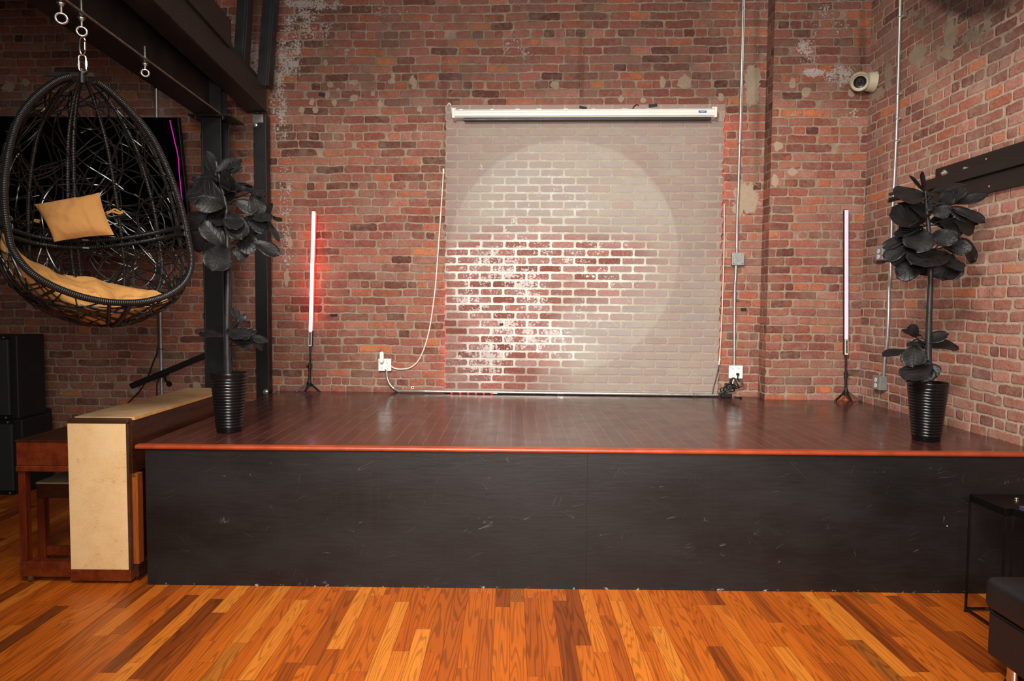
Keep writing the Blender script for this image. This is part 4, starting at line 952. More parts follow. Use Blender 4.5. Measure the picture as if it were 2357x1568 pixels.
# seat cushion in the bowl
def ctop(ph):
    p = (ph+PI) % (2*PI)-PI
    return interp(p, [-PI, -2.4, -1.9, -1.5, -.9, -.3, .2, .7, 1.2, 1.7, 2.4, PI], [.915, .90, .76, .645, .685, .755, .79, .83, .855, .88, .905, .915])
NPH = 72; rows = []
def cush(ph, s):
    """s 0..1 outer skin from bottom to top edge, 1..2 inner skin back to the middle"""
    tp = ctop(ph)
    if s <= 1: 
        t = .985+(tp-.985)*s; p = CP(ph, t, 1, -.020-.012*(1-s))
    else:
        q = s-1; t = tp+(.905-tp)*(q**.85); rr = er(tp+(.93-tp)*q); 
        ins = .03+.10*math.sin(min(1, q*1.5)*PI/2)
        rin = max(0., (rr-ins)*(1-q**2.2))
        base = CP(ph, t); ax = Vector((.058*t*HC, -.02*t, -t*HC)); dirv = Vector((math.sin(ph), math.cos(ph), 0))
        p = ax+dirv*rin
    nz = mnoise.fractal(Vector((math.sin(ph)*2.2, math.cos(ph)*2.2, s*2.4)), .8, 2.1, 4)
    if s > .8: 
        amp = .030*min(1, (s-.8)*3)
        fold = math.sin(ph*9+4*mnoise.noise(Vector((ph*1.3, s*2, 3))))*.010*max(0, 1-abs(s-1.25)*1.6)
        p += (Vector((-math.sin(ph), -math.cos(ph), .8)))*(nz*amp+fold)
    return p
P = [[cush(2*PI*j/NPH, i/20*1.0 if i <= 20 else 1+(i-20)/22) for j in range(NPH)] for i in range(43)]
cu_ = MB(); cu_.grid(P, lambda i, j: (i*.03, j*.03), closed_u=True)
cu_.v = [CM @ v for v in cu_.v]
tag(cu_.build('seat_cushion', m_fab, smooth=60), 'rumpled tan seat cushion filling the bowl of the egg chair', 'cushion')
# little pillow leaning on the back of the shell
dp = d0+.16
cor = [at_dist(78, 470, dp-.02), at_dist(229, 443, dp+.02), at_dist(263, 541, dp-.03), at_dist(125, 557, dp-.07)]
nrm_p = (cor[1]-cor[0]).cross(cor[3]-cor[0]).normalized()
if nrm_p.dot(EYE-cor[0]) < 0: nrm_p = -nrm_p
def pil(u, v, sgn):
    pinch = .055; uu = u-.5; vv = v-.5
    u2 = .5+uu*(1-pinch*(1-(2*vv)**2)*1.1*abs(2*uu)**2); v2 = .5+vv*(1-pinch*1.3*(1-(2*uu)**2)*abs(2*vv)**2)
    p = cor[0]*(1-u2)*(1-v2)+cor[1]*u2*(1-v2)+cor[2]*u2*v2+cor[3]*(1-u2)*v2
    th = (max(0, 1-(2*uu)**2)*max(0, 1-(2*vv)**2))**.45*.052
    w = .008*mnoise.fractal(Vector((u*5, v*4, sgn)), .8, 2, 3)*min(1, th/.03)
    w += -.006*math.exp(-((u-.70)/.02)**2)*min(1, th/.03) if sgn > 0 else 0
    return p+nrm_p*(sgn*th+w)
b = MB(); NU, NV = 26, 18
fr = [[pil(i/NU, j/NV, 1) for j in range(NV+1)] for i in range(NU+1)]; bk = [[pil(i/NU, j/NV, -1) for j in range(NV+1)] for i in range(NU+1)]
b.grid(fr, lambda i, j: (i*.02, j*.02)); b.grid([r[::-1] for r in bk], lambda i, j: (i*.02, j*.02))
pw = thing('pillow', 'small tan rectangular pillow tied to the back of the egg chair', 'pillow', (cor[0]+cor[2])/2)
b.build('cover', m_fab2, pw, smooth=70)
for nm, pts in (('tie', [(92, 508), (80, 506), (72, 513), (64, 509), (56, 512), (52, 518)]), ('tie', [(90, 512), (76, 509), (66, 517), (58, 519), (54, 516)]), ('tie', [(246, 489), (256, 486), (264, 482), (274, 487), (283, 491)]), ('tie', [(247, 492), (259, 487), (268, 490), (277, 492), (282, 486)])):
    b = MB(); b.tube(spline([at_dist(x, y, dp+.01-.0005*i) for i, (x, y) in enumerate(pts)], 4), .0052, 6); b.build(nm, m_fab2, pw)
# ------------------------------------------------------------------ black fiddle leaf plants
WPX = ([0, .05, .2, .42, .68, .88, .96, 1], [.05, .16, .56, .86, 1., .78, .45, .04])
def leaf(b, base, tip, w, nrm, rl, droop=.12, fold=.12):
    base, tip = Vector(base), Vector(tip); ax = tip-base; L = ax.length; ax.normalize()
    nrm = Vector(nrm); nrm = (nrm-ax*nrm.dot(ax)).normalized(); sd = ax.cross(nrm)
    ph = rl.uniform(0, 6); tw = rl.uniform(-.25, .25); P = []
    wav = rl.uniform(.05, .12)
    for i in range(13):
        t = i/12; wd = w/2*interp(t, *WPX); row = []
        for j in range(9):
            s = -1+j/4
            z = fold*w*abs(s)**1.4*(1-.3*t)-droop*L*(t-.35)**2*2+wav*w*.5*s*s*math.sin(t*8.5+ph+(1.7 if s > 0 else 0))+tw*w*.3*s*t
            x = s*wd*(1-.10*abs(s)*fold)
            row.append(base+ax*(t*L)+sd*x+nrm*z)
        P.append(row)
    b.grid(P, lambda i, j: (j/8, i/12))
def plant(name_lab, pot_px, pot_top, trunk_px, crown, sprig, Yp, seed, rtop, rbot, extra):
    rl = random.Random(seed)
    c = at_z(*pot_px, SZ); 
    base = Vector((at_y(pot_px[0], pot_px[1], Yp).x, Yp, SZ+.001))
    o = thing('potted_plant', name_lab, 'potted plant', base)
    h = at_y(*pot_top, Yp).z-SZ
    prof = [(rbot*.96, 0), (rbot, .004)]
    n = 17
    for i in range(n):
        z0 = .025+(h-.055)*i/n; dz_ = (h-.055)/n
        for k in range(5):
            f = k/4; z = z0+dz_*f; r = rbot+(rtop-rbot)*(z/h)
            prof.append((r+.0034*math.sin(PI*f)-.0012, z))
    prof += [(rtop*.985, h-.024), (rtop, h-.004), (rtop-.001, h), (rtop-.005, h), (rtop-.008, h-.03)]
    top = at_y(*pot_top, Yp); tilt = (top-base); tilt.z = h; 
    b = MB(); b.lathe(prof, base, tilt, 44, cap1=False); b.build('pot', m_pot, o, smooth=60)
    b = MB(); b.lathe([(.001, 0), (rtop-.006, 0)], base+tilt*((h-.03)/h), tilt, 28, cap0=False, cap1=False); b.build('soil', m_slot, o, smooth=0)
    tp = [at_y(x, y, Yp) for x, y in trunk_px]; tp[0].z = base.z+h-.035
    TP = spline(tp, 6); N = len(TP)
    rr = [(.021-.0125*(i/(N-1)))*(1+.05*math.sin(i*2.1)) for i in range(N)]
    b = MB(); b.tube(TP, rr, 12); b.build('trunk', m_bark, o)
    def make(nm, leaves, dmul):
        b = MB()
        for e in leaves:
            (bx_, by_), (tx_, ty_), wpx = e[:3]; opt = e[3] if len(e) > 3 else ''
            sc = Yp/F; dy = rl.uniform(-.02, .02)
            front = 'f' in opt; backl = 'b' in opt
            y0 = Yp+(-.04 if front else .05 if backl else rl.uniform(-.04, .04))
            y1 = Yp+(rl.uniform(-.20, -.12) if front else rl.uniform(.06, .14) if backl else rl.uniform(-.13, .05))*dmul
            B, T = at_y(bx_, by_, y0), at_y(tx_, ty_, y1); L = (T-B).length
            wm = wpx*sc; 
            wm *= 1.08; wt = max(wm, min(.62*L, wm*1.55)); tilt_ = math.acos(min(1, wm/wt))
            axv = (T-B).normalized(); n0_ = (EYE-(B+T)/2).normalized(); n0_ = (n0_-axv*n0_.dot(axv)).normalized()
            # turn the blade about its own axis so that its upper side faces up
            upv = (zf-axv*zf.dot(axv)); sgn = 1 if axv.cross(n0_).dot(upv) > 0 else -1
            nn = Matrix.Rotation(sgn*tilt_, 3, axv) @ n0_
            if wm/max(L, 1e-3) > .5: nn = (nn+zf*.25).normalized()
            leaf(b, B, T, wt, nn, rl, rl.uniform(.06, .16) if wpx > 14 else .02, rl.uniform(.06, .16))
            # stalk to the nearest point of the trunk below
            best = min(TP, key=lambda q: (q-B).length+(.25 if q.z > B.z else 0))
            if .01 < (best-B).length < .32:
                mid = (best+B)/2+Vector((0, 0, -.012)); b.tube(spline([best, mid, B, B+(T-B)*.15], 3), .0034, 6)
            elif (best-B).length >= .32: b.tube(spline([best, (best+B)/2+Vector((0, 0, .03)), B], 4), .004, 6)
        if nm == 'crown_foliage':
            cands = [p for p in TP if p.z > TP[-1].z-(.46 if extra > 8 else .40)]
            for k in range(extra):
                B = rl.choice(cands[2:-2]); an = PI*.5+rl.uniform(-1.9, 1.9) if k % 3 else rl.uniform(0, 2*PI)
                dv = Vector((math.cos(an), math.sin(an), rl.uniform(-.55, .15))); B0 = B+dv*.035
                leaf(b, B0, B0+dv*rl.uniform(.14, .19), rl.uniform(.10, .135), Vector((dv.x*.3, dv.y*.3-.35, 1)), rl, .12, .12)
                b.tube([B, B0, B0+dv*.02], .0034, 6)
        ob = b.build(nm, m_leaf, o, smooth=80)
        sm = ob.modifiers.new('thickness', 'SOLIDIFY'); sm.thickness = .0011
        return ob
    make('crown_foliage', crown, 1.); make('lower_foliage', sprig, .8)
    return o
def cv(L, ox, oy, s): return [((ox+e[0][0]/s, oy+e[0][1]/s), (ox+e[1][0]/s, oy+e[1][1]/s), e[2]/s, *(e[3:])) for e in L]
crownL = cv([((238, 195), (190, 42), 74), ((245, 170), (384, 82), 66), ((248, 195), (378, 128), 82), ((300, 268), (322, 176), 84, 'f'), ((296, 280), (300, 208), 58, 'f'),
    ((292, 350), (82, 238), 165), ((290, 358), (125, 345), 95, 'f'), ((300, 290), (110, 185), 60, 'b'), ((312, 278), (420, 255), 40), ((410, 258), (528, 300), 46), ((450, 275), (500, 420), 96), ((345, 330), (478, 388), 78), ((318, 400), (390, 548), 122, 'f'), ((425, 420), (535, 500), 92),
    ((290, 590), (165, 445), 115), ((288, 592), (225, 722), 145, 'f'), ((335, 600), (425, 645), 92), ((365, 545), (470, 610), 110), ((450, 560), (604, 640), 72), ((520, 430), (566, 345), 24), ((540, 418), (620, 446), 22), ((530, 428), (604, 566), 26),
    ((190, 395), (75, 480), 105, 'b'), ((200, 500), (95, 610), 100, 'b'), ((280, 420), (240, 470), 70), ((300, 340), (345, 250), 50), ((440, 430), (560, 420), 40), ((360, 430), (480, 520), 80, 'b'), ((300, 380), (200, 470), 90, 'b'), ((420, 330), (535, 400), 60, 'b')], 400, 330, 2.489)
sprigL = cv([((366, 1030), (348, 942), 42), ((372, 1030), (410, 982), 40), ((288, 1112), (148, 1082), 46), ((305, 1068), (422, 1112), 74, 'f'), ((415, 1108), (538, 1132), 36), ((345, 1120), (440, 1175), 56, 'f'), ((425, 1125), (518, 1172), 52), ((318, 1155), (335, 1245), 40), ((400, 1100), (475, 1068), 40, 'b'), ((340, 1110), (366, 1035), 12)], 400, 330, 2.489)
plant('black fiddle leaf plant in ribbed pot on the stage beside the egg chair', (528, 1002), (527, 858), [(525, 858), (523, 760), (525, 650), (524, 560), (521, 480), (508, 420), (497, 372)], crownL, sprigL, 4.13, 3, .106, .073, 6)
crownR = cv([((624, 150), (538, 55), 16), ((614, 150), (603, 34), 24), ((618, 165), (466, 162), 84), ((596, 300), (436, 262), 112, 'f'), ((600, 230), (668, 205), 60), ((640, 180), (700, 140), 40), ((640, 150), (845, 88), 36), ((700, 200), (772, 150), 80), ((770, 195), (832, 125), 48), ((772, 208), (952, 156), 58),
    ((755, 230), (946, 292), 44), ((740, 225), (872, 285), 70), ((770, 300), (896, 320), 120), ((598, 345), (578, 452), 138, 'f'), ((648, 372), (786, 395), 90, 'f'), ((560, 375), (392, 432), 52), ((565, 405), (405, 498), 70), ((742, 470), (556, 510), 108, 'f'), ((760, 475), (715, 612), 150), ((620, 500), (472, 596), 104), ((800, 385), (892, 516), 56), ((750, 420), (860, 455), 76),
    ((510, 440), (465, 540), 80, 'b'), ((640, 300), (780, 300), 100, 'b'), ((600, 330), (480, 330), 90, 'b'), ((620, 420), (500, 470), 100, 'b'), ((700, 420), (830, 430), 100, 'b'), ((650, 480), (600, 590), 90, 'b'), ((690, 300), (830, 350), 90), ((640, 260), (560, 215), 60), ((660, 250), (760, 250), 70, 'f')], 1860, 380, 2.306)
sprigR = cv([((572, 915), (545, 850), 54), ((600, 905), (498, 880), 26), ((590, 935), (525, 960), 22), ((608, 950), (740, 890), 54), ((640, 970), (798, 955), 58), ((520, 985), (398, 1008), 34), ((565, 962), (558, 1070), 116, 'f'), ((625, 960), (545, 955), 60, 'b'), ((645, 1045), (520, 1130), 100, 'f'), ((600, 1050), (600, 1152), 130, 'f'), ((600, 1055), (680, 1130), 100, 'f')], 1860, 380, 2.306)
plant('black fiddle leaf plant with round bushy crown before the side wall', (2131, 1022), (2136, 880), [(2136, 880), (2137, 800), (2139, 720), (2142, 640), (2140, 560), (2133, 480), (2130, 440)], crownR, sprigR, 4.03, 8, .110, .075, 14)

# ------------------------------------------------------------------ led tube lights on little tripods
def led_tube(label, base, z1, z2, lean, lit, Ydepth, pole_kink, face_str, emc):
    o = thing('light_tube', label, 'light', base)
    H0 = z1-base.z; H1 = z2-base.z; lv = Vector((lean, .0, 1)).normalized()
    def at(h): return Vector((lean*h, 0, h))
    w = .0165
    b = MB()
    P0_, P1_ = at(H0), at(H1)
    R = Matrix.Rotation(math.atan(lean), 3, 'Y')
    ln_ = (P1_-P0_).length
    m_face = simple('tube_diffuser_'+('red' if lit else 'white'), (238, 226, 240) if lit else (226, 219, 238), .4, emit=emc, estr=face_str, var=.02)
    b.box((-w*.92, -w, .13), (w*.92, w*.4, ln_), R, P0_); tb = b.build('diffuser', m_face, o, world=False, smooth=25, bevel=.004); tb['label'] = 'pale lit diffuser of the tube'
    b = MB(); b.box((-w, -w*.5, 0.), (w, w, ln_-.002), R, P0_); b.build('tube_housing', m_slot if not lit else m_slot, o, world=False, smooth=25, bevel=.003)
    b = MB(); b.box((-w*.86, -w-.002, 0.), (w*.86, -w*.4, .128), R, P0_); b.build('handle', m_cord_w, o, world=False, smooth=25, bevel=.003)
    b = MB(); b.box((-w*.5, -w-.0032, .014), (w*.42, -w-.0018, .122), R, P0_); cpn = b.build('control_panel', m_slot, o, world=False, smooth=0)
    b = MB()
    for i in range(9): b.box((-w*.2, -w-.0042, .022+i*.0105), (w*.2, -w-.003, .027+i*.0105), R, P0_)
    b.build('buttons', m_grey, cpn, world=False, smooth=0)
    b = MB(); b.box((-w*.8, -w*.8, ln_), (w*.8, w*.8, ln_+.006), R, P0_); b.build('end_cap', m_slot, o, world=False, smooth=0)
    if lit:
        b = MB()
        for sx in (-1, 1): b.box((sx*w*1.04-.001, -w*.1, .14), (sx*w*1.04+.001, w*.7, ln_-.01), R, P0_)
        b.box((-w*.6, w, .20), (w*.6, w+.0015, ln_-.10), R, P0_)
        b.build('red_side_glow', m_tube_red, o, world=False, smooth=0)['label'] = 'red glowing back and sides of the tube'
    # tripod
    b = MB(); hb = .085; b.tube([at(hb), at(H0*.55)], .0105, 12); b.tube([at(H0*.5), at(H0+.004)], .0075, 12); b.build('pole', m_blackplastic, o, world=False)
    b = MB(); b.cyl(at(H0*.5), at(H0*.63), .0145, 14); b.cyl(at(H0*.56)+Vector((-.01, 0, 0)), at(H0*.56)+Vector((.024*pole_kink, -.012, 0)), .008, 10); b.build('clamp_knob', m_blackplastic, o, world=False)
    b = MB(); b.lathe([(.012, hb-.035), (.022, hb-.03), (.024, hb-.005), (.016, hb+.006), (.011, hb+.03)], at(0), (0, 0, 1), 18); b.build('hub', m_blackplastic, o, world=False)
    for a in (math.radians(200), math.radians(340), math.radians(268)):
        dv = Vector((math.cos(a), math.sin(a), 0)); b = MB(); b.bar(dv*.016+zf*(hb-.008), dv*.112+zf*.009, .016, .012); b.cyl(dv*.112+zf*.001, dv*.112+zf*.016, .009, 10)
        lg = b.build('leg', m_blackplastic, o, world=False, smooth=25, bevel=.002)
        b = MB(); q = dv*.05+zf*(hb-.025); b.cyl(q-Vector((0, .008, 0)), q+Vector((0, -.0095, 0)), .003, 8); b.build('rivet', m_brass, lg, world=False)
    return o
m_tube_red = simple('tube_red_glow', (255, 60, 40), .4, emit=(255, 30, 16), estr=11.)
bl_ = at_z(712, 899, SZ); bl_.y = WY0+WM*bl_.x-.09; bl_ = Vector((at_y(711.5, 890, bl_.y).x, bl_.y, SZ+.001))
z1, z2 = at_y(714, 797, bl_.y).z, at_y(723, 487, bl_.y).z
led_tube('thin upright light tube glowing red against the bricks on a mini tripod', bl_, z1, z2, (at_y(723, 487, bl_.y).x-bl_.x)/(z2-SZ), True, bl_.y, -1, 1.3, (255, 236, 242))
br_ = Vector((at_y(1947, 915, 5.68).x, 5.68, SZ+.001))
z1, z2 = at_y(1947, 817, 5.68).z, at_y(1947, 484, 5.68).z
led_tube('thin upright pale white light tube on a mini tripod near the room corner', br_, z1, z2, (at_y(1947, 484, 5.68).x-br_.x)/(z2-SZ), False, 5.68, 1, .14, (226, 216, 240))
# ------------------------------------------------------------------ piano with its back to the stage
Yn = 3.735; YB = 5.13
xl = at_y(157.5, 1150, Yn).x; xr = at_y(297, 1150, Yn).x
ztp = at_y(225, 970, Yn).z; zend = at_y(225, 976, Yn).z; zlow = at_y(225, 1312, Yn).z
pn = thing('piano', 'small upright spinet piano with cream vinyl end panel, its back against the stage', 'piano', ((xl+xr)/2, (Yn+YB)/2, 0))
b = MB(); b.box((xl+.003, Yn, zlow), (xr-.003, Yn+.028, zend)); b.build('end_panel', m_vinyl, pn, smooth=25, bevel=.003)['label'] = 'worn cream vinyl end panel'
b = MB(); b.box((xl, Yn-.001, .016), (xr+.002, Yn+.04, zlow-.001)); b.build('plinth', m_wood, pn, smooth=25, bevel=.003)
b = MB(); b.box((xl, Yn+.004, zend+.001), (xr, Yn+.05, ztp+.012)); b.build('end_cap_trim', m_wood_cap, pn, smooth=25, bevel=.005)
b = MB(); b.box((xr-.010, Yn-.001, zlow), (xr+.004, Yn+.026, zend)); b.build('corner_moulding', m_wood_cap, pn, smooth=25, bevel=.002)
b = MB(); b.box((xl+.012, Yn+.051, ztp), (xr+.008, YB, ztp+.016)); b.build('lid', m_lid, pn, smooth=25, bevel=.001)['label'] = 'tan scuffed flat lid'
b = MB(); b.box((xr+.0085, Yn+.051, ztp), (xr+.014, YB, ztp+.016)); b.build('lid_edge', m_edge, pn, smooth=0)
b = MB(); b.box((xl+.006, Yn+.029, zlow), (xl+.03, YB, ztp-.001)); b.box((xl+.03, YB-.03, zlow), (xr-.02, YB, ztp-.001)); b.build('case', m_wood_dark, pn, smooth=0)
zr = SZ+.002
b = MB(); b.box((xr-.025, Yn+.03, .62), (xr+.006, YB, ztp-.001)); b.build('back_rail', m_wood_dark, pn, smooth=25, bevel=.002)
for k in range(5):
    y = Yn+.034+k*.32; b = MB(); b.box((xr-.02, y, .10), (xr+.030, y+.055, .615)); po = b.build('back_post', m_wood_orange, pn, smooth=25, bevel=.003)
    if k == 0:
        q = at_y(304, 1094, y); b = MB(); q = Vector((xr+.012, y, q.z)); b.cyl(q, q-Vector((0, .004, 0)), .009, 16); b.cyl(q-Vector((0, .004, 0)), q-Vector((0, .007, 0)), .005, 12); b.build('brass_button', m_brass, po)
b = MB(); b.box((xr-.02, Yn+.03, .03), (xr+.03, YB, .099)); b.build('bottom_rail', m_wood_dark, pn, smooth=0)
b = MB(); b.box((xl+.03, Yn+.06, .10), (xr-.03, YB-.05, .86)); b.build('soundboard', m_wood_dark, pn, smooth=0)
# keyboard case on the far side from the stage
xk = at_y(42, 1050, Yn+.02).x; zk1 = at_y(60, 1016, Yn).z; zk0 = at_y(60, 1072, Yn).z; zk2 = at_y(60, 1087, Yn).z
b = MB(); b.box((xk, Yn+.004, zk0), (xl+.004, Yn+.04, zk1-.006)); b.box((xk, Yn+.04, zk0), (xk+.03, YB-.04, zk1-.006)); b.box((xk, YB-.04, zk0), (xl+.004, YB-.004, zk1-.006)); b.build('keyboard_case', m_wood, pn, smooth=25, bevel=.003)
b = MB(); b.box((xk-.004, Yn, zk1-.005), (xl+.004, YB, zk1+.006)); b.build('keyboard_lid', m_wood_dark, pn, smooth=25, bevel=.004)
b = MB(); b.box((xk-.006, Yn, zk2), (xl+.004, Yn+.05, zk0-.001)); b.box((xk-.006, Yn+.05, zk2), (xl+.004, YB, zk0-.001)); b.build('keybed', m_wood, pn, smooth=25, bevel=.008, bseg=3)
xg0, xg1 = at_y(44, 1200, Yn+.02).x, at_y(60, 1200, Yn+.02).x
for y in (Yn+.02, YB-.06):
    b = MB(); b.box((xg0, y, .118), (xg1, y+.045, zk2-.001)); b.build('leg', m_wood_leg, pn, smooth=25, bevel=.003)
    b = MB(); b.box((at_y(47, 1320, Yn+.02).x, y-.004, .03), (xl-.001, y+.05, .117)); b.build('toe_block', m_wood, pn, smooth=25, bevel=.004)
    cxs = at_y(66, 1340, Yn).x
    b = MB(); b.cyl((cxs-.009, y+.005, .019), (cxs+.009, y+.005, .019), .018, 18); b.box((cxs-.012, y-.004, .022), (cxs-.0095, y+.014, .034)); b.box((cxs+.0095, y-.004, .022), (cxs+.012, y+.014, .034)); b.build('caster', m_brass, pn, smooth=35)
for x in (xl+.05, xr-.05):
    for y in (Yn+.06, YB-.08): b = MB(); b.cyl((x-.01, y, .014), (x+.01, y, .014), .0135, 14); b.build('caster', m_rubber, pn)
# bench
Ye = at_z(90, 1291, 0).y; xb0 = at_y(87, 1250, Ye).x; xb1 = xb0+.36
zs = at_y(100, 1113, Ye).z; za_ = at_y(100, 1147, Ye).z; zl_ = at_y(100, 1270, Ye).z; zl0 = max(.0, at_y(100, 1290, Ye).z)
bn = thing('piano_bench', 'dark wooden piano bench with tan seat pad tucked beneath the keyboard', 'bench', ((xb0+xb1)/2, Ye+.35, 0))
b = MB(); b.box((xb0-.002, Ye-.002, zs-.004), (xb1+.002, Ye+.70, zs+.008)); b.build('seat', m_bench_top, bn, smooth=25, bevel=.004, bseg=3)['label'] = 'tan vinyl seat pad'
b = MB(); b.box((xb0, Ye, za_), (xb1, Ye+.695, zs-.0045)); b.build('apron', m_wood_dark, bn, smooth=25, bevel=.002)
for x in (xb0, xb1-.045):
    for y in (Ye, Ye+.65): b = MB(); b.box((x, y, 0.0), (x+.045, y+.045, za_-.001)); b.build('leg', m_wood_leg, bn, smooth=25, bevel=.003)
for y in (Ye+.006, Ye+.656): b = MB(); b.box((xb0+.046, y, .03), (xb1-.046, y+.032, .085)); b.build('stretcher', m_wood, bn, smooth=25, bevel=.003)

# ------------------------------------------------------------------ loudspeakers
def cabinet(name, label, cat, xr0, y0, z0, w, d, h, grl):
    o = thing(name, label, cat, (xr0-w/2, y0+d/2, z0), 0)
    b = MB(); b.box((xr0-w, y0+.03, z0), (xr0, y0+d, z0+h)); b.build('cabinet', m_cab, o, smooth=25, bevel=.012, bseg=3)
    b = MB(); b.box((xr0-w+.02, y0, z0+.03), (xr0-grl, y0+.029, z0+h-.03)); b.build('grille', m_grille, o, smooth=25, bevel=.01)
    for za0 in (z0+h-.029, z0+.004): b = MB(); b.box((xr0-w+.02, y0+.002, za0), (xr0-grl, y0+.029, za0+.025)); b.build('baffle_strip', m_blackplastic, o, smooth=0)
    for s in (0, 1): b = MB(); q = Vector((xr0-grl-.03, y0+.002, z0+(h-.016 if s else .016))); b.cyl(q, q-Vector((0, .004, 0)), .007, 10); b.build('screw', m_grey, o)
    b = MB(); b.box((xr0-.0005, y0+d*.45, z0+h*.55), (xr0+.003, y0+d*.72, z0+h*.62)); b.build('handle_recess', m_slot, o, smooth=0)
    return o
ysub = 5.47
xs = at_y(47, 1050, ysub).x; zsub = at_y(20, 968, ysub).z
cabinet('subwoofer', 'big black subwoofer standing on the floor beyond the piano', 'speaker', xs, ysub, .0, .62, .40, zsub, .065)
xs2 = at_y(35, 870, ysub+.03).x
cabinet('loudspeaker', 'black loudspeaker standing on top of the subwoofer', 'speaker', xs2, ysub+.03, zsub+.001, .44, .36, at_y(20, 773, ysub+.03).z-zsub, .055)
xb_ = at_y(75, 980, 5.89).x; zb3 = at_y(60, 949, 5.89).z
b = MB(); b.box((xb_-.36, 5.89, 0), (xb_, 6.14, zb3)); tb = thing('equipment_case', 'plain black equipment case between the subwoofer and the wall', 'case', (xb_-.18, 6.0, 0)); b.build('case_body', m_cab, tb, smooth=25, bevel=.006)
b = MB(); b.box((xb_-.04, 5.884, .30), (xb_-.005, 5.889, .36)); b.build('latch', m_slot, tb, smooth=0)

# ------------------------------------------------------------------ side tables and ottoman
def side_table(label, x0, x1, y0, y1, h, bar, th, knob=True):
    o = thing('side_table', label, 'table', ((x0+x1)/2, (y0+y1)/2, 0)); B_ = bar
    b = MB(); b.box((x0, y0, h-th), (x1, y1, h)); b.build('tabletop', m_tabletop, o, smooth=25, bevel=.003)
    for x in (x0, x1-B_):
        for y in (y0, y1-B_): b = MB(); b.box((x, y, .006), (x+B_, y+B_, h-th-.001)); b.cyl((x+B_/2, y+B_/2, 0), (x+B_/2, y+B_/2, .006), B_*.9, 12); b.build('leg', m_tablemetal, o, smooth=0)
    for x in (x0, x1-B_): b = MB(); b.box((x, y0+B_, .012), (x+B_, y1-B_, .012+B_)); b.build('base_bar', m_tablemetal, o, smooth=0)
    b = MB(); b.box((x0+B_, y1-B_, .012), (x1-B_, y1, .012+B_)); b.build('base_bar', m_tablemetal, o, smooth=0)
    return o
q = at_z(2219, 1407, 0); h1 = at_y(2226, 1137, q.y).z
side_table('larger black square side table before the stage end', q.x, q.x+.42, q.y-.26, q.y, h1, .0095, .036)
k = at_y(2340, 1137, q.y-.12); k.z = h1
o = thing('knob', 'tiny chrome knob standing on the black side table', 'knob', k)
b = MB(); b.lathe([(.007, 0), (.0095, .002), (.0095, .012), (.006, .016), (.001, .017)], k, zf, 20); b.build('knob_body', m_chrome, o)
b = MB(); b.cyl(k+zf*.0002, k+zf*.003, .0105, 18); b.build('knob_base', m_zinc, o)
q2y = q.y-.30; x2_ = at_y(2323, 1300, q2y).x; h2 = at_y(2325, 1169, q2y).z
side_table('narrow black side table in front of the larger one, behind the ottoman', x2_, x2_+.34, q2y-.18, q2y, h2, .009, .034)
b = MB(); c = at_y(2352, 1160, q2y-.03); b.box((c.x-.012, c.y-.05, h2), (c.x+.06, c.y, h2+.018))
pb = thing('small_box', 'small violet grey box lying on the narrow side table', 'box', (c.x+.02, c.y-.025, h2)); b.build('box_body', simple('violet_card', (66, 60, 92), .5), pb, smooth=0, bevel=.002)
b = MB(); b.box((c.x-.0125, c.y-.0505, h2+.011), (c.x+.0605, c.y+.0005, h2+.013)); b.build('box_seam', m_slot, pb, smooth=0)
# ottoman
zo0 = .10; oc = at_z(2266, 1503, zo0); ot = at_y(2280, 1325, oc.y).z; oz = at_y(2268, 1399, oc.y).z
ox0, oy1 = oc.x, oc.y; ox1, oy0 = ox0+.62, oy1-.62
om = thing('ottoman', 'black leather ottoman with chrome feet at the floor edge by the side table', 'ottoman', ((ox0+ox1)/2, (oy0+oy1)/2, 0))
b = MB(); b.box((ox0+.004, oy0+.004, zo0), (ox1-.004, oy1-.004, oz-.004)); b.build('base', m_leather, om, smooth=30, bevel=.014, bseg=4)
b = MB(); b.box((ox0-.012, oy0-.012, oz), (ox1+.012, oy1+.012, ot)); b.build('seat_pad', m_leather, om, smooth=40, bevel=.034, bseg=5)
b = MB(); b.tube([(ox0-.002, oy0, oz-.002), (ox0-.002, oy1, oz-.002), (ox1, oy1+.002, oz-.002), (ox1+.002, oy0, oz-.002)], .004, 8, True); b.build('piping', m_rubber, om)
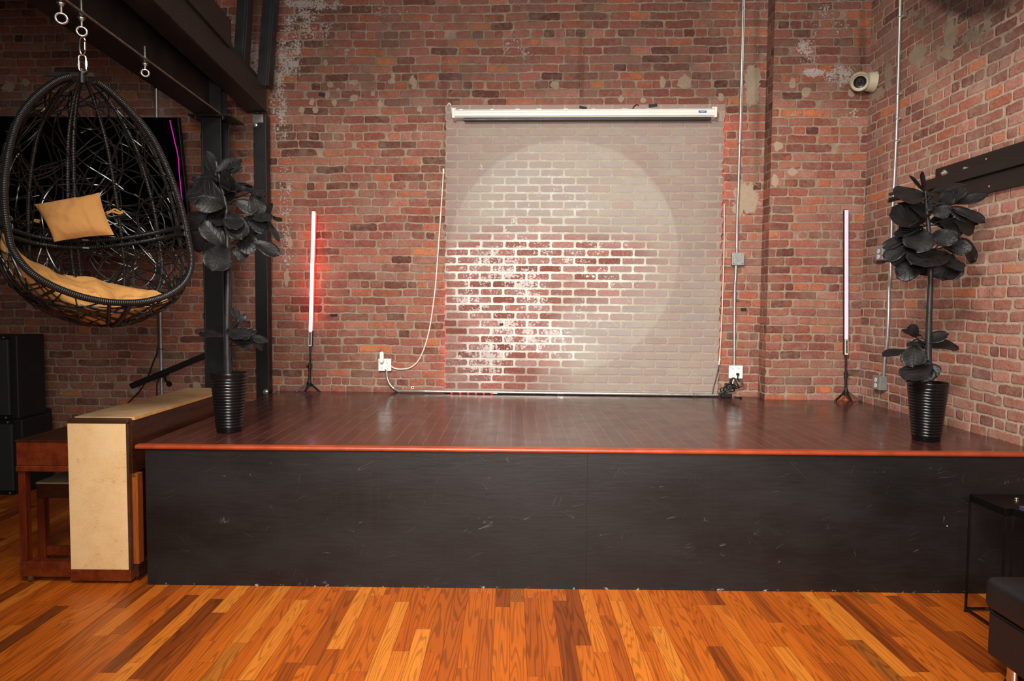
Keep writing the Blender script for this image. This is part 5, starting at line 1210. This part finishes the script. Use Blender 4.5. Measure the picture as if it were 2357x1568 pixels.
for x in (ox0+.075, ox1-.075):
    for y in (oy0+.075, oy1-.075):
        b = MB(); b.lathe([(.027, .012), (.027, zo0-.0005)], (x, y, 0), zf, 28); lg = b.build('leg', m_chrome, om)
        b = MB(); b.lathe([(.030, 0), (.034, .004), (.034, .010), (.028, .013)], (x, y, 0), zf, 28); b.build('glide', m_blackplastic, lg, world=True)
# ------------------------------------------------------------------ light
def area(name, loc, target, sx, sy, e, c=(255, 244, 230)):
    d = bpy.data.lights.new(name, 'AREA'); d.shape = 'RECTANGLE'; d.size = sx; d.size_y = sy; d.energy = e; d.color = lin(c)
    o = bpy.data.objects.new(name, d); COL.objects.link(o); o.location = loc
    o.rotation_euler = (Vector(target)-Vector(loc)).to_track_quat('-Z', 'Y').to_euler(); return o
k_ = area('photo_softbox', (.15, -.7, 2.05), (.6, 5.2, 1.3), 1.0, .7, 76, (255, 251, 246)); k_.data.spread = math.radians(100)
k_ = area('ceiling_light_key', (-.9, -.2, 4.0), (.9, 5.2, 1.3), 1.1, .8, 104, (255, 251, 245)); k_.data.spread = math.radians(86)
area('ceiling_light_stage', (.8, 2.8, 4.9), (.7, 3.6, 0), 2.2, 1.2, 62, (255, 248, 238))
kf_ = area('added_fill_front', (-.5, .9, 4.1), (-.9, 2.8, 0), 1.6, 1.0, 44, (255, 246, 234)); kf_.data.spread = math.radians(105)  # added fill lamp, aimed to brighten the piano and chair
sp = bpy.data.lights.new('projector_beam', 'SPOT'); sp.energy = 480; sp.color = lin((216, 248, 244)); sp.shadow_soft_size = .012; sp.spot_blend = .03
so = bpy.data.objects.new('projector_beam', sp); COL.objects.link(so)
tgt = W(1300, 585, .04); so.location = (.9, .3, 3.0)
so.rotation_euler = (tgt-so.location).to_track_quat('-Z', 'Y').to_euler()
sp.spot_size = 2*math.atan(1.0/((tgt-so.location).length))
w = bpy.data.worlds.new('room_ambient'); scene.world = w; w.use_nodes = True
w.node_tree.nodes['Background'].inputs[0].default_value = (*lin((255, 250, 244)), 1); w.node_tree.nodes['Background'].inputs[1].default_value = .042
vs = scene.view_settings; scene.display_settings.display_device = 'sRGB'
vs.view_transform = 'Standard'; vs.look = 'None'; vs.exposure = -0.1; vs.gamma = 1; vs.use_curve_mapping = False
